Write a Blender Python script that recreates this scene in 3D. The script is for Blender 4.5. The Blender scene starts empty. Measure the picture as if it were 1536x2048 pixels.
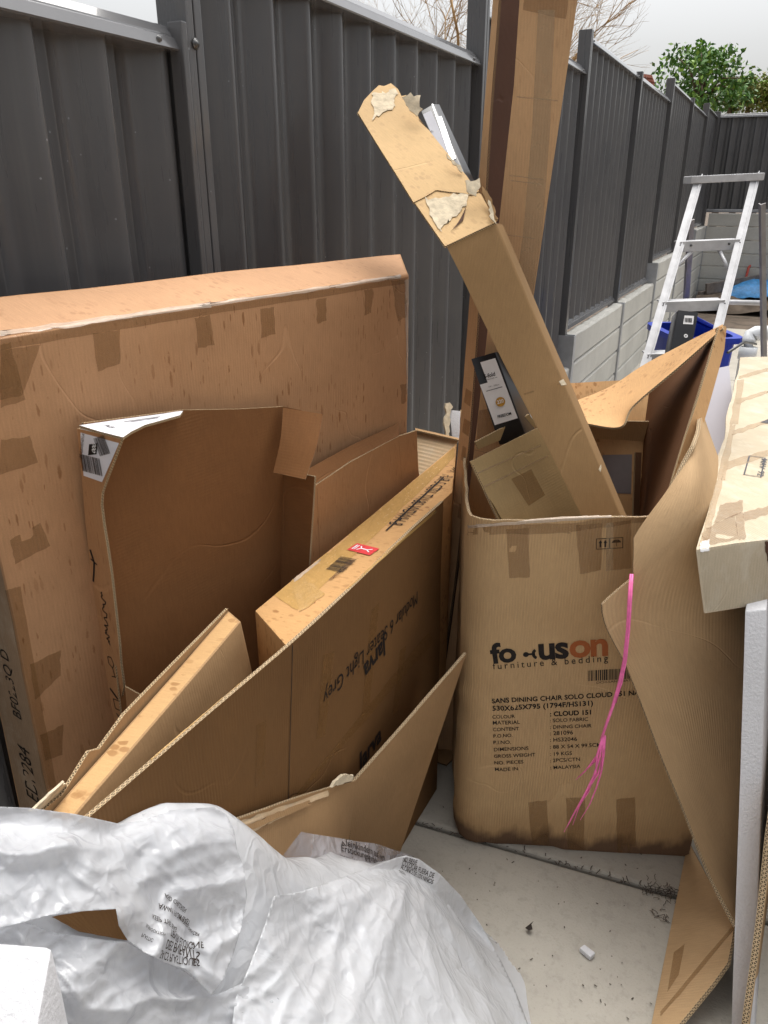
import bpy, bmesh, math, random
import numpy as np
from mathutils import Vector, Matrix, noise
from mathutils.bvhtree import BVHTree
from math import sin, cos, pi, radians, tan, sqrt

random.seed(7)
scene = bpy.context.scene
COL = scene.collection

# ------------------------------------------------------------------ camera
CAM_H, PITCH, YAW, FPX = 1.62, radians(22.4), radians(26.0), 1540.0
cam_d = bpy.data.cameras.new('camera'); cam = bpy.data.objects.new('camera', cam_d); COL.objects.link(cam)
cam.location = (0, 0, CAM_H); cam.rotation_euler = (pi/2 - PITCH, 0, YAW)
cam_d.sensor_fit = 'VERTICAL'; cam_d.sensor_height = 24.0; cam_d.lens = 24.0*FPX/2048
cam_d.clip_start = 0.02; cam_d.clip_end = 500
scene.camera = cam

# ------------------------------------------------------------------ sky, sun, exposure
SUN_EL, SUN_AZ = radians(70), radians(-12)      # azimuth from +Y towards +X
w = bpy.data.worlds.new('World'); scene.world = w; w.use_nodes = True
nt = w.node_tree; nt.nodes.clear()
sky = nt.nodes.new('ShaderNodeTexSky'); sky.sky_type = 'NISHITA'; sky.sun_disc = False
sky.sun_elevation = SUN_EL; sky.sun_rotation = SUN_AZ; sky.dust_density = 6.0; sky.air_density = 1.2; sky.ozone_density = 1.0
hs = nt.nodes.new('ShaderNodeHueSaturation'); hs.inputs['Saturation'].default_value = 0.16   # thick cloud: nearly white
bg = nt.nodes.new('ShaderNodeBackground'); bg.inputs['Strength'].default_value = 0.11
wo = nt.nodes.new('ShaderNodeOutputWorld')
nt.links.new(sky.outputs[0], hs.inputs['Color']); nt.links.new(hs.outputs[0], bg.inputs[0]); nt.links.new(bg.outputs[0], wo.inputs[0])
sd = bpy.data.lights.new('sun', 'SUN'); so = bpy.data.objects.new('sun', sd); COL.objects.link(so)
sd.energy = 1.5; sd.angle = radians(55); sd.color = (1.0, 0.96, 0.90)
sdir = Vector((sin(SUN_AZ)*cos(SUN_EL), cos(SUN_AZ)*cos(SUN_EL), sin(SUN_EL)))
so.rotation_euler = sdir.to_track_quat('Z', 'Y').to_euler(); so.location = sdir*20
vs = scene.view_settings
vs.view_transform = 'Standard'; vs.look = 'None'; vs.gamma = 1.0; vs.use_curve_mapping = False; vs.exposure = 0.88
scene.cycles.max_bounces = 8; scene.cycles.transparent_max_bounces = 16

# ------------------------------------------------------------------ places seen through the photograph's pixels
O = Vector((0, 0, CAM_H))
FW = Vector((-sin(YAW)*cos(PITCH), cos(YAW)*cos(PITCH), -sin(PITCH)))
RT = Vector((cos(YAW), sin(YAW), 0)); UP = RT.cross(FW)
def ray(x, y): return FW + RT*((x-768)/FPX) - UP*((y-1024)/FPX)
def at(x, y, t): return O + ray(x, y)*t
def on(x, y, p, n):
    d = ray(x, y); return O + d*((p-O).dot(n)/d.dot(n))
def gz(x, y, z=0.0): return on(x, y, Vector((0, 0, z)), Vector((0, 0, 1)))
def V(*a): return Vector(a)

# ------------------------------------------------------------------ materials
def new_mat(name):
    m = bpy.data.materials.new(name); m.use_nodes = True
    nt = m.node_tree; nt.nodes.clear()
    out = nt.nodes.new('ShaderNodeOutputMaterial'); b = nt.nodes.new('ShaderNodeBsdfPrincipled')
    nt.links.new(b.outputs[0], out.inputs[0])
    return m, nt, b
def nd(nt, t, **k):
    n = nt.nodes.new('ShaderNode'+t)
    for a, v in k.items():
        if a.startswith('i_'):
            n.inputs[a[2:].replace('_', ' ')].default_value = v
        else: setattr(n, a, v)
    return n
def math_(nt, op, a, b=None, c=None, clamp=False):
    n = nt.nodes.new('ShaderNodeMath'); n.operation = op; n.use_clamp = clamp
    for i, v in enumerate((a, b, c)):
        if v is None: continue
        if isinstance(v, (int, float)): n.inputs[i].default_value = v
        else: nt.links.new(v, n.inputs[i])
    return n.outputs[0]
def mapping(nt, src, scale, loc=(0, 0, 0), rot=(0, 0, 0)):
    m = nt.nodes.new('ShaderNodeMapping'); m.inputs['Scale'].default_value = scale; m.inputs['Location'].default_value = loc; m.inputs['Rotation'].default_value = rot
    nt.links.new(src, m.inputs[0]); return m.outputs[0]
def noise_(nt, vec, scale, detail=3, rough=0.5, dist=0.0):
    n = nd(nt, 'TexNoise'); n.inputs['Scale'].default_value = scale; n.inputs['Detail'].default_value = detail
    n.inputs['Roughness'].default_value = rough; n.inputs['Distortion'].default_value = dist
    nt.links.new(vec, n.inputs['Vector']); return n.outputs[0]
def ramp(nt, v, a, b, lo=0.0, hi=1.0):
    n = nd(nt, 'MapRange', clamp=True); nt.links.new(v, n.inputs[0])
    for i, q in zip((1, 2, 3, 4), (a, b, lo, hi)): n.inputs[i].default_value = q
    return n.outputs[0]
def mixc(nt, f, a, b, mode='MIX'):
    n = nd(nt, 'Mix', data_type='RGBA', blend_type=mode)
    for s, v in ((n.inputs[0], f), (n.inputs[6], a), (n.inputs[7], b)):
        if isinstance(v, (int, float)): s.default_value = v
        elif isinstance(v, tuple): s.default_value = (*v[:3], 1)
        else: nt.links.new(v, s)
    return n.outputs[2]
def sep(nt, vec):
    n = nd(nt, 'SeparateXYZ'); nt.links.new(vec, n.inputs[0]); return n.outputs
def bump(nt, b, h, strength, dist=0.01):
    n = nd(nt, 'Bump'); n.inputs['Strength'].default_value = strength; n.inputs['Distance'].default_value = dist
    nt.links.new(h, n.inputs['Height']); nt.links.new(n.outputs[0], b.inputs['Normal']); return n

def cardboard(name, col, drip=0.0, spot=0.0, flute=0.25, wetfoot=None, pitch=0.0065, along='u', rough=0.82, seed=0.0, worn=0.0, dscale=1.0):
    """kraft board; UVs are metres, v runs up the panel. drip: run-down rain marks, spot: rain drops, wetfoot: height soaked by the ground"""
    col = (col[0], col[1]*0.965, col[2]*0.90)
    m, nt, b = new_mat(name)
    uv = nd(nt, 'UVMap').outputs[0]; uv = mapping(nt, uv, (1, 1, 1), (seed, seed*0.7, 0))
    n1 = noise_(nt, uv, 3.0, 4, 0.6); n2 = noise_(nt, mapping(nt, uv, (260, 30, 1)), 1.0, 2); n3 = noise_(nt, uv, 420, 2)
    k = math_(nt, 'ADD', ramp(nt, n1, 0.3, 0.7, 0.87, 1.08), math_(nt, 'ADD', ramp(nt, n2, 0.3, 0.7, -0.05, 0.05), ramp(nt, n3, 0.3, 0.7, -0.05, 0.05)))
    s = sep(nt, uv); ax = s[0] if along == 'u' else s[1]
    fl = math_(nt, 'SINE', math_(nt, 'MULTIPLY', ax, 2*pi/pitch))
    fl2 = math_(nt, 'MULTIPLY', fl, ramp(nt, noise_(nt, uv, 7, 2), 0.35, 0.65))
    k = math_(nt, 'ADD', k, math_(nt, 'MULTIPLY', fl2, 0.05*flute*2))
    g = nd(nt, 'CombineColor')
    for i in range(3): nt.links.new(k, g.inputs[i])
    c = mixc(nt, 1.0, (*col, 1), g.outputs[0], 'MULTIPLY')
    # faint darker and ruddier stains
    c = mixc(nt, ramp(nt, noise_(nt, mapping(nt, uv, (1, .6, 1), (3.1, 1.7, 0)), 5, 5, 0.65), 0.55, 0.8, 0, 0.35), c, (col[0]*0.72, col[1]*0.64, col[2]*0.55))
    # a few wandering pale creases
    cz = math_(nt, 'ABSOLUTE', math_(nt, 'SUBTRACT', noise_(nt, mapping(nt, uv, (1, 1, 1), (8.3, 2.9, 0)), 2.6, 2, 0.4, 0.5), 0.5))
    cm = math_(nt, 'MULTIPLY', ramp(nt, cz, 0.0015, 0.005, 1, 0), ramp(nt, noise_(nt, mapping(nt, uv, (1, 1, 1), (1.3, 9.9, 0)), 3.5, 2), 0.52, 0.62))
    c = mixc(nt, math_(nt, 'MULTIPLY', cm, 0.2), c, (min(1, col[0]*1.45), min(1, col[1]*1.5), min(1, col[2]*1.6)))
    wet = None
    def marks(sc, rmax, keep, amount, loc, soft):  # cells of a stretched Voronoi
        nonlocal c, wet
        u2 = mapping(nt, uv, sc, loc)
        vo = nd(nt, 'TexVoronoi'); vo.inputs['Scale'].default_value = 1.0; nt.links.new(u2, vo.inputs['Vector'])
        rr = sep(nt, vo.outputs['Color'])
        dist = math_(nt, 'ADD', vo.outputs['Distance'], ramp(nt, noise_(nt, uv, 160, 2), 0.3, 0.7, -0.07, 0.07))
        size = math_(nt, 'MULTIPLY', math_(nt, 'SUBTRACT', rr[0], 1-keep), rmax/keep)
        mk = math_(nt, 'MULTIPLY', math_(nt, 'MULTIPLY', math_(nt, 'SUBTRACT', size, dist), soft, clamp=True), amount)
        mk = math_(nt, 'MULTIPLY', mk, ramp(nt, noise_(nt, mapping(nt, uv, (1, 1, 1), loc), 5.0, 3), 0.38, 0.6, 0.05, 1.0))
        c = mixc(nt, mk, c, (col[0]*0.55, col[1]*0.44, col[2]*0.33)); wet = mk if wet is None else math_(nt, 'MAXIMUM', wet, mk)
    if drip:
        marks((105/dscale, 26/dscale, 1), 0.46, 0.34, 1.0*drip, (0, 0, 0), 9)
        marks((170/dscale, 34/dscale, 1), 0.42, 0.4, 0.9*drip, (5.3, 2.1, 0), 9)
    if spot:
        marks((85, 58, 1), 0.62, 0.75, 0.9*spot, (1, 2, 0), 6)
        marks((36, 26, 1), 0.46, 0.45, 0.75*spot, (7, 3, 0), 7)
    if wetfoot:
        hgt = math_(nt, 'ADD', s[1], ramp(nt, noise_(nt, mapping(nt, uv, (1, .4, 1)), 9, 4, 0.6), 0.3, 0.7, -wetfoot*0.75, wetfoot*0.6))
        f = ramp(nt, hgt, wetfoot*0.5, wetfoot*1.15, 1, 0)
        f2 = ramp(nt, hgt, wetfoot*0.9, wetfoot*2.4, 0.35, 0)
        c = mixc(nt, f2, c, (col[0]*0.6, col[1]*0.5, col[2]*0.4)); c = mixc(nt, math_(nt, 'MULTIPLY', f, 0.9), c, (0.12, 0.068, 0.042))
    if worn:
        c = mixc(nt, ramp(nt, noise_(nt, mapping(nt, uv, (16, 9, 1)), 1.0, 5, 0.7), 0.50, 0.68, 0, worn), c, (0.62, 0.57, 0.47))
    nt.links.new(c, b.inputs['Base Color'])
    b.inputs['Roughness'].default_value = rough; b.inputs['Specular IOR Level'].default_value = 0.25
    if wet is not None: nt.links.new(ramp(nt, wet, 0, 1, rough, 0.5), b.inputs['Roughness'])
    h = math_(nt, 'ADD', math_(nt, 'SUBTRACT', math_(nt, 'MULTIPLY', fl2, 0.14*flute), math_(nt, 'MULTIPLY', cm, 0.3)), math_(nt, 'ADD', math_(nt, 'MULTIPLY', n1, 0.8), math_(nt, 'MULTIPLY', noise_(nt, uv, 28, 4, 0.6), 0.25)))
    bump(nt, b, h, 0.55, 0.006)
    return m

def flute_edge(name, col, pitch=0.0085, double=True):
    """cut edge of corrugated board: u along the edge, v 0..1 across; liners with zigzag medium between"""
    m, nt, b = new_mat(name)
    uv = nd(nt, 'UVMap').outputs[0]; s = sep(nt, uv)
    v = math_(nt, 'MULTIPLY', s[1], 2.0 if double else 1.0); vf = math_(nt, 'FRACT', v)
    x = math_(nt, 'FRACT', math_(nt, 'ADD', math_(nt, 'MULTIPLY', s[0], 1/pitch), math_(nt, 'MULTIPLY', math_(nt, 'FLOOR', v), 0.37)))
    zig = math_(nt, 'ABSOLUTE', math_(nt, 'SUBTRACT', math_(nt, 'MULTIPLY', x, 2), 1))
    onz = math_(nt, 'LESS_THAN', math_(nt, 'ABSOLUTE', math_(nt, 'SUBTRACT', zig, vf)), 0.22)
    liner = math_(nt, 'GREATER_THAN', math_(nt, 'ABSOLUTE', math_(nt, 'SUBTRACT', vf, 0.5)), 0.40)
    f = math_(nt, 'MAXIMUM', onz, liner)
    c = mixc(nt, f, (0.03, 0.018, 0.012), col)
    c = mixc(nt, ramp(nt, noise_(nt, uv, 60, 3), 0.45, 0.7, 0, 0.5), c, tuple(q*0.8 for q in col))
    nt.links.new(c, b.inputs['Base Color']); b.inputs['Roughness'].default_value = 0.9; b.inputs['Specular IOR Level'].default_value = 0.1
    return m

def plain(name, col, rough=0.6, metal=0.0, var=0.12, scale=30, bumpk=0.0, spec=0.4, coat=0.0):
    m, nt, b = new_mat(name)
    tc = nd(nt, 'TexCoord').outputs['Object']
    n = noise_(nt, tc, scale, 4, 0.6)
    c = mixc(nt, ramp(nt, n, 0.3, 0.7), tuple(q*(1-var) for q in col), tuple(min(1, q*(1+var)) for q in col))
    nt.links.new(c, b.inputs['Base Color']); b.inputs['Roughness'].default_value = rough; b.inputs['Metallic'].default_value = metal
    b.inputs['Specular IOR Level'].default_value = spec; b.inputs['Coat Weight'].default_value = coat
    if bumpk: bump(nt, b, n, bumpk, 0.004)
    return m

def tape_mat(name, col, rough=0.22, alpha=0.6):
    m, nt, b = new_mat(name)
    uv = nd(nt, 'UVMap').outputs[0]
    n = noise_(nt, mapping(nt, uv, (14, 30, 1)), 3, 4, 0.6); n2 = noise_(nt, uv, 26, 5, 0.7, 1.5)
    c = mixc(nt, ramp(nt, n2, 0.35, 0.65), tuple(q*0.9 for q in col), tuple(q*1.1 for q in col))
    nt.links.new(c, b.inputs['Base Color']); nt.links.new(ramp(nt, n, 0.3, 0.7, rough*0.8, rough*1.9), b.inputs['Roughness'])
    b.inputs['Specular IOR Level'].default_value = 0.5
    b.inputs['Alpha'].default_value = alpha
    bump(nt, b, math_(nt, 'ADD', n, math_(nt, 'MULTIPLY', n2, 1.2)), 0.35, 0.002)
    return m

def ink(name, col, rough=0.7, fade=0.12, spec=0.2):
    m, nt, b = new_mat(name)
    tc = nd(nt, 'TexCoord').outputs['Object']
    b.inputs['Base Color'].default_value = (*col, 1); b.inputs['Roughness'].default_value = rough; b.inputs['Specular IOR Level'].default_value = spec
    nt.links.new(ramp(nt, noise_(nt, tc, 120, 3, 0.7), 0.28, 0.55, 1-fade, 1.0), b.inputs['Alpha'])
    return m

M = {}
M['queen'] = cardboard('kraft_rosy', (0.49, 0.278, 0.150), drip=0.9, flute=0.25)
M['queen_top'] = cardboard('kraft_rosy_rained', (0.56, 0.335, 0.20), spot=0.5, flute=0.1)
M['queen_end'] = cardboard('kraft_grey_end', (0.30, 0.21, 0.14), flute=0.4, worn=0.2)
M['tray_in'] = cardboard('kraft_inner_shaded', (0.22, 0.10, 0.038), flute=0.15, seed=2.3, along='v')  # inner board darkened for the low light inside the torn carton
M['tray'] = cardboard('kraft_tray', (0.45, 0.245, 0.12), flute=0.2, drip=0.6, seed=4.1, dscale=0.8)
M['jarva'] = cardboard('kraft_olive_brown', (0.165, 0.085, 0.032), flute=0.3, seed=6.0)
M['flap'] = cardboard('kraft_mid', (0.38, 0.24, 0.125), flute=0.2, seed=8.2)
M['fur'] = cardboard('kraft_orange_rained', (0.54, 0.32, 0.145), spot=1.0, flute=0.1, seed=1.4)
M['slab'] = cardboard('kraft_yellow_rained', (0.54, 0.345, 0.17), spot=0.9, flute=0.05, seed=3.3)
M['column'] = cardboard('kraft_column', (0.56, 0.36, 0.205), flute=0.3, drip=0.3, seed=5.7)
M['column_in'] = cardboard('kraft_column_inner_shaded', (0.085, 0.042, 0.028), flute=0.3, seed=5.1)  # inner shade put into the colour; also fills the slit and torn hole
M['bent'] = cardboard('kraft_bent_shaded', (0.29, 0.18, 0.085), flute=0.08, seed=9.4)  # shaded copy of the bent board, darkened for its overhanging face
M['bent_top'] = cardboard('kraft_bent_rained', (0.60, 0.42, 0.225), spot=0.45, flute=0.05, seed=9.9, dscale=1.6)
M['small'] = cardboard('kraft_khaki', (0.44, 0.32, 0.165), flute=0.2, seed=10.7, along='v')
M['focus'] = cardboard('kraft_chair_carton', (0.52, 0.355, 0.195), flute=0.7, wetfoot=0.062, seed=0.0)
M['orange'] = cardboard('kraft_orange', (0.60, 0.37, 0.185), flute=0.08, spot=0.9, seed=12.5)
M['orange_in'] = cardboard('kraft_orange_inner_shaded', (0.15, 0.07, 0.032), flute=0.25, seed=12.9, along='v')  # inside of the orange board, its deep shade put into the colour
M['big'] = cardboard('kraft_big_sheet', (0.50, 0.345, 0.20), flute=0.45, pitch=0.009, seed=14.2)
M['big_low'] = cardboard('kraft_big_sheet_flap', (0.50, 0.345, 0.20), flute=0.2, seed=15.2)
M['pale'] = cardboard('kraft_pale_bleached', (0.50, 0.44, 0.345), flute=0.4, worn=0.55, seed=16.2)
M['scrap'] = cardboard('kraft_torn', (0.66, 0.50, 0.33), flute=0.9, pitch=0.014, along='v', seed=17.0, worn=0.3)
M['torn'] = plain('torn_paper_fibre', (0.60, 0.51, 0.37), 0.95, var=0.22, scale=60, bumpk=0.5, spec=0.1)
M['edge'] = flute_edge('corrugated_edge', (0.56, 0.42, 0.26))
M['edge_dk'] = flute_edge('corrugated_edge_dark', (0.34, 0.22, 0.13), 0.007)
M['edge_s'] = flute_edge('corrugated_edge_single', (0.60, 0.45, 0.27), 0.006, False)
M['tape'] = tape_mat('brown_packing_tape', (0.27, 0.135, 0.045), 0.20, 0.34)
M['tape_lt'] = tape_mat('pale_packing_tape', (0.50, 0.36, 0.21), 0.3, 0.45)
M['tape_gold'] = tape_mat('wet_gold_tape', (0.56, 0.34, 0.12), 0.16, 0.8)
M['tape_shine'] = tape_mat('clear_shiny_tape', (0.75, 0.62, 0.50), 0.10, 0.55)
M['ink'] = ink('black_ink', (0.018, 0.014, 0.013))
M['ink_soft'] = ink('black_ink_faded', (0.035, 0.025, 0.02), fade=0.15)
M['ink_orange'] = ink('orange_ink', (0.36, 0.105, 0.032))
M['ink_red'] = ink('red_ink', (0.62, 0.05, 0.055), fade=0.3)
M['ink_grey'] = ink('grey_print', (0.09, 0.09, 0.10), fade=0.5)
M['marker'] = ink('marker_black', (0.012, 0.012, 0.014), fade=0.2)
M['label'] = plain('white_label_paper', (0.74, 0.75, 0.80), 0.5, var=0.05, scale=25)
M['shaded_paper'] = plain('shaded_inner_paper', (0.22, 0.19, 0.19), 0.7, var=0.1, scale=12)  # white label paper, darkened to carry the shade inside the orange carton
M['grey_label'] = plain('grey_label', (0.36, 0.36, 0.40), 0.5, var=0.05, scale=25)
M['white'] = plain('white_card', (0.80, 0.79, 0.79), 0.45, var=0.04, scale=20)
M['black_card'] = plain('black_gloss_card', (0.012, 0.012, 0.014), 0.3, var=0.2, spec=0.5)
M['gold_dot'] = ink('gold_dot_ink', (0.50, 0.27, 0.045), 0.5, 0.0)
M['white_ink'] = ink('white_ink', (0.8, 0.8, 0.8), 0.5, 0.15)
M['silver'] = plain('silver_foil', (0.55, 0.55, 0.56), 0.25, metal=0.9, var=0.15)
M['foam'] = plain('polystyrene', (0.62, 0.62, 0.64), 0.75, var=0.05, scale=160, bumpk=0.45, spec=0.3)
M['plastic_white'] = plain('white_plastic_board', (0.68, 0.66, 0.72), 0.35, var=0.04, scale=6)
M['pink'] = plain('pink_raffia', (0.90, 0.17, 0.42), 0.4, var=0.2, scale=60)
M['alu'] = plain('ladder_aluminium', (0.56, 0.56, 0.57), 0.42, metal=0.15, var=0.14, scale=18)
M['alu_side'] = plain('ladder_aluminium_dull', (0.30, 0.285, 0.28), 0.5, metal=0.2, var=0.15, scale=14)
M['rivet'] = plain('steel_rivet', (0.12, 0.12, 0.12), 0.4, metal=0.8)
M['pvc'] = plain('white_pvc', (0.66, 0.68, 0.70), 0.3, var=0.05, scale=8)
M['blue'] = plain('blue_plastic', (0.015, 0.045, 0.42), 0.35, var=0.12, scale=10)
M['blue_tarp'] = plain('blue_tarp', (0.05, 0.25, 0.55), 0.5, var=0.35, scale=14, bumpk=0.6)
M['timber'] = plain('pine_timber', (0.60, 0.46, 0.25), 0.7, var=0.15, scale=9)
M['old_board'] = plain('weathered_board', (0.20, 0.17, 0.15), 0.8, var=0.3, scale=12)
M['red_hose'] = plain('red_hose', (0.45, 0.07, 0.05), 0.45, var=0.15)
M['leaf'] = plain('tree_leaf', (0.095, 0.21, 0.045), 0.5, var=0.5, scale=1.6)
M['leaf_y'] = plain('tree_leaf_young', (0.24, 0.40, 0.06), 0.5, var=0.4, scale=2.0)
M['leaf_olive'] = plain('shrub_leaf', (0.26, 0.26, 0.07), 0.6, var=0.4, scale=2.0)
M['bark'] = plain('bark', (0.16, 0.11, 0.075), 0.9, var=0.3, scale=10)
M['twig'] = plain('dry_twig', (0.40, 0.25, 0.11), 0.85, var=0.35, scale=6)
M['roof'] = plain('terracotta_tile', (0.34, 0.13, 0.09), 0.85, var=0.3, scale=8)
M['brick'] = plain('rendered_wall', (0.26, 0.20, 0.16), 0.9, var=0.1, scale=3)
M['weed'] = plain('weed_green', (0.05, 0.13, 0.03), 0.8, var=0.5, scale=20)
M['soot'] = plain('dead_leaf', (0.03, 0.022, 0.018), 0.9)
M['debris'] = plain('dark_fibre', (0.07, 0.055, 0.045), 0.9)

def fence_mat():
    m, nt, b = new_mat('painted_fence_steel')
    tc = nd(nt, 'TexCoord').outputs['Object']
    n = noise_(nt, tc, 3.0, 4, 0.6); n2 = noise_(nt, mapping(nt, tc, (60, 60, 4)), 1.0, 3)
    c = mixc(nt, ramp(nt, n, 0.3, 0.7), (0.092, 0.093, 0.098), (0.116, 0.114, 0.116))
    c = mixc(nt, ramp(nt, n2, 0.5, 0.75, 0, 0.4), c, (0.12, 0.112, 0.106))
    n3 = noise_(nt, mapping(nt, tc, (22, 22, 0.7)), 1.0, 4, 0.7); c = mixc(nt, ramp(nt, n3, 0.52, 0.75, 0, 0.35), c, (0.17, 0.165, 0.16))
    vo = nd(nt, 'TexVoronoi'); vo.inputs['Scale'].default_value = 26; nt.links.new(tc, vo.inputs['Vector'])
    r = sep(nt, vo.outputs['Color'])
    dr = math_(nt, 'MULTIPLY', math_(nt, 'LESS_THAN', vo.outputs['Distance'], 0.055), math_(nt, 'GREATER_THAN', r[0], 0.72))
    c = mixc(nt, math_(nt, 'MULTIPLY', dr, 0.5), c, (0.4, 0.42, 0.45))
    nt.links.new(c, b.inputs['Base Color']); b.inputs['Roughness'].default_value = 0.42; b.inputs['Specular IOR Level'].default_value = 0.55
    nt.links.new(ramp(nt, n2, 0.3, 0.7, 0.25, 0.36), b.inputs['Roughness']); b.inputs['Coat Weight'].default_value = 0.2; b.inputs['Coat Roughness'].default_value = 0.12
    return m
M['fence'] = fence_mat()
M['rail'] = plain('fence_rail_sky_lit', (0.15, 0.15, 0.155), 0.22, var=0.08, scale=9, spec=0.8, coat=0.5)  # same paint as the sheets, lightened to carry the sky's reflection
def concrete_mat(name, col, scale, dirt):
    m, nt, b = new_mat(name)
    tc = nd(nt, 'TexCoord').outputs['Object']
    n = noise_(nt, tc, scale, 6, 0.65); n2 = noise_(nt, tc, scale*18, 4, 0.7); n3 = noise_(nt, tc, scale*90, 2)
    c = mixc(nt, ramp(nt, n, 0.3, 0.7), tuple(q*0.84 for q in col), tuple(q*1.08 for q in col))
    c = mixc(nt, ramp(nt, n2, 0.52, 0.78, 0, dirt), c, tuple(q*0.55 for q in col))
    c = mixc(nt, ramp(nt, n3, 0.6, 0.8, 0, dirt), c, tuple(q*0.6 for q in col))
    vo = nd(nt, 'TexVoronoi'); vo.inputs['Scale'].default_value = 34; nt.links.new(tc, vo.inputs['Vector'])
    r = sep(nt, vo.outputs['Color'])
    sp = math_(nt, 'MULTIPLY', math_(nt, 'LESS_THAN', vo.outputs['Distance'], 0.06), math_(nt, 'GREATER_THAN', r[1], 0.86))
    c = mixc(nt, math_(nt, 'MULTIPLY', sp, 0.7), c, (0.06, 0.05, 0.045))
    nt.links.new(c, b.inputs['Base Color']); b.inputs['Roughness'].default_value = 0.85; b.inputs['Specular IOR Level'].default_value = 0.25
    bump(nt, b, math_(nt, 'ADD', n2, math_(nt, 'MULTIPLY', n3, 0.6)), 0.35, 0.004)
    return m
M['concrete'] = concrete_mat('paving_concrete', (0.44, 0.41, 0.355), 1.9, 0.5)
M['sleeper'] = concrete_mat('sleeper_concrete', (0.56, 0.55, 0.51), 2.2, 0.3)
M['galv'] = plain('galvanised_steel', (0.42, 0.43, 0.45), 0.5, metal=0.6, var=0.15, scale=10)
M['soil'] = plain('soil', (0.13, 0.10, 0.075), 0.95, var=0.4, scale=6, bumpk=1.0)

def film_mat(name, clear, tint=(0.80, 0.82, 0.86), rough=0.22, crinkle=1.0):
    """thin milky polythene film: part scattering, part see-through, crisp creases"""
    m, nt, b = new_mat(name)
    tc = nd(nt, 'TexCoord').outputs['Object']
    b.inputs['Base Color'].default_value = (*tint, 1); b.inputs['Roughness'].default_value = rough
    b.inputs['Specular IOR Level'].default_value = 0.9
    tl = nd(nt, 'BsdfTranslucent'); tl.inputs[0].default_value = (*tint, 1)
    mx = nd(nt, 'MixShader'); mx.inputs[0].default_value = 0.35; nt.links.new(b.outputs[0], mx.inputs[1]); nt.links.new(tl.outputs[0], mx.inputs[2])
    tr = nd(nt, 'BsdfTransparent'); tr.inputs[0].default_value = (0.96, 0.96, 0.97, 1)
    mx2 = nd(nt, 'MixShader')
    nt.links.new(ramp(nt, noise_(nt, tc, 7.0, 4, 0.6), 0.35, 0.7, clear*0.6, min(0.95, clear*1.3)), mx2.inputs[0])
    nt.links.new(mx.outputs[0], mx2.inputs[1]); nt.links.new(tr.outputs[0], mx2.inputs[2])
    out = [n for n in nt.nodes if n.type == 'OUTPUT_MATERIAL'][0]; nt.links.new(mx2.outputs[0], out.inputs[0])
    dn_ = nd(nt, 'TexNoise'); dn_.inputs['Scale'].default_value = 9; dn_.inputs['Detail'].default_value = 3; nt.links.new(tc, dn_.inputs['Vector'])
    vm = nd(nt, 'VectorMath', operation='MULTIPLY_ADD'); nt.links.new(dn_.outputs['Color'], vm.inputs[0]); vm.inputs[1].default_value = (0.16, 0.16, 0.16); nt.links.new(tc, vm.inputs[2])
    def fac(sc, rot, w_):
        vo = nd(nt, 'TexVoronoi', feature='DISTANCE_TO_EDGE'); vo.inputs['Scale'].default_value = 1.0; nt.links.new(mapping(nt, vm.outputs[0], sc, (0, 0, 0), rot), vo.inputs['Vector']); return ramp(nt, vo.outputs['Distance'], 0.0, w_, 1, 0)
    fine = noise_(nt, vm.outputs[0], 30, 2, 0.5)
    h = math_(nt, 'ADD', math_(nt, 'MULTIPLY', fac((3.5, 9, 6), (0, 0.3, 0.6), 0.10), 0.55), math_(nt, 'ADD', math_(nt, 'MULTIPLY', fac((22, 8, 13), (0.4, 0, 0.5), 0.12), 0.24), math_(nt, 'ADD', math_(nt, 'MULTIPLY', fac((40, 55, 48), (0, 0, 0), 0.15), 0.04), math_(nt, 'MULTIPLY', fine, 0.12))))
    bm_ = bump(nt, b, h, 0.5*crinkle, 0.02); nt.links.new(bm_.outputs[0], tl.inputs['Normal'])
    return m
M['film'] = film_mat('milky_film', 0.16, (0.73, 0.74, 0.76), 0.13, 0.36)
M['film_mid'] = film_mat('half_clear_film', 0.48, (0.74, 0.75, 0.77), 0.10, 0.55)
M['film_clear'] = film_mat('clear_film', 0.74, (0.62, 0.61, 0.64), 0.10)

# ------------------------------------------------------------------ builders
BASE = {}      # root name -> base point, so that parts share their thing's origin
GEO = {}       # object name -> world verts and polys, for laying tape and print on a surface
def tag(o, label=None, cat=None, group=None, kind=None):
    if label: o['label'] = label
    if cat: o['category'] = cat
    if group: o['group'] = group
    if kind: o['kind'] = kind
    return o
def thing(name, base, label, cat, group=None):
    o = bpy.data.objects.new(name, None); COL.objects.link(o); o.location = base; o.empty_display_size = 0.1
    BASE[o.name] = Vector(base); return tag(o, label, cat, group)
def root_base(o):
    while o is not None:
        if o.name in BASE: return BASE[o.name]
        o = o.parent
    return Vector((0, 0, 0))
def mesh_obj(name, verts, faces, mats, parent=None, fmat=None, uvs=None, smooth=False, base=None):
    """verts are world positions; a part is stored relative to its thing's base"""
    b = root_base(parent) if parent is not None else Vector(base if base else (0, 0, 0))
    me = bpy.data.meshes.new(name)
    me.from_pydata([tuple(Vector(v)-b) for v in verts], [], faces)
    for m in (mats if isinstance(mats, (list, tuple)) else [mats]): me.materials.append(m)
    if fmat: me.polygons.foreach_set('material_index', fmat)
    if uvs:
        l = me.uv_layers.new(name='UVMap'); l.data.foreach_set('uv', [c for f in uvs for q in f for c in q])
    if smooth: me.polygons.foreach_set('use_smooth', [True]*len(me.polygons))
    me.update(); me.validate()
    o = bpy.data.objects.new(name, me); COL.objects.link(o)
    if parent is not None: o.parent = parent
    else:
        o.location = b; BASE[o.name] = b
    GEO[o.name] = ([Vector(v) for v in verts], faces)
    return o
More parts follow.
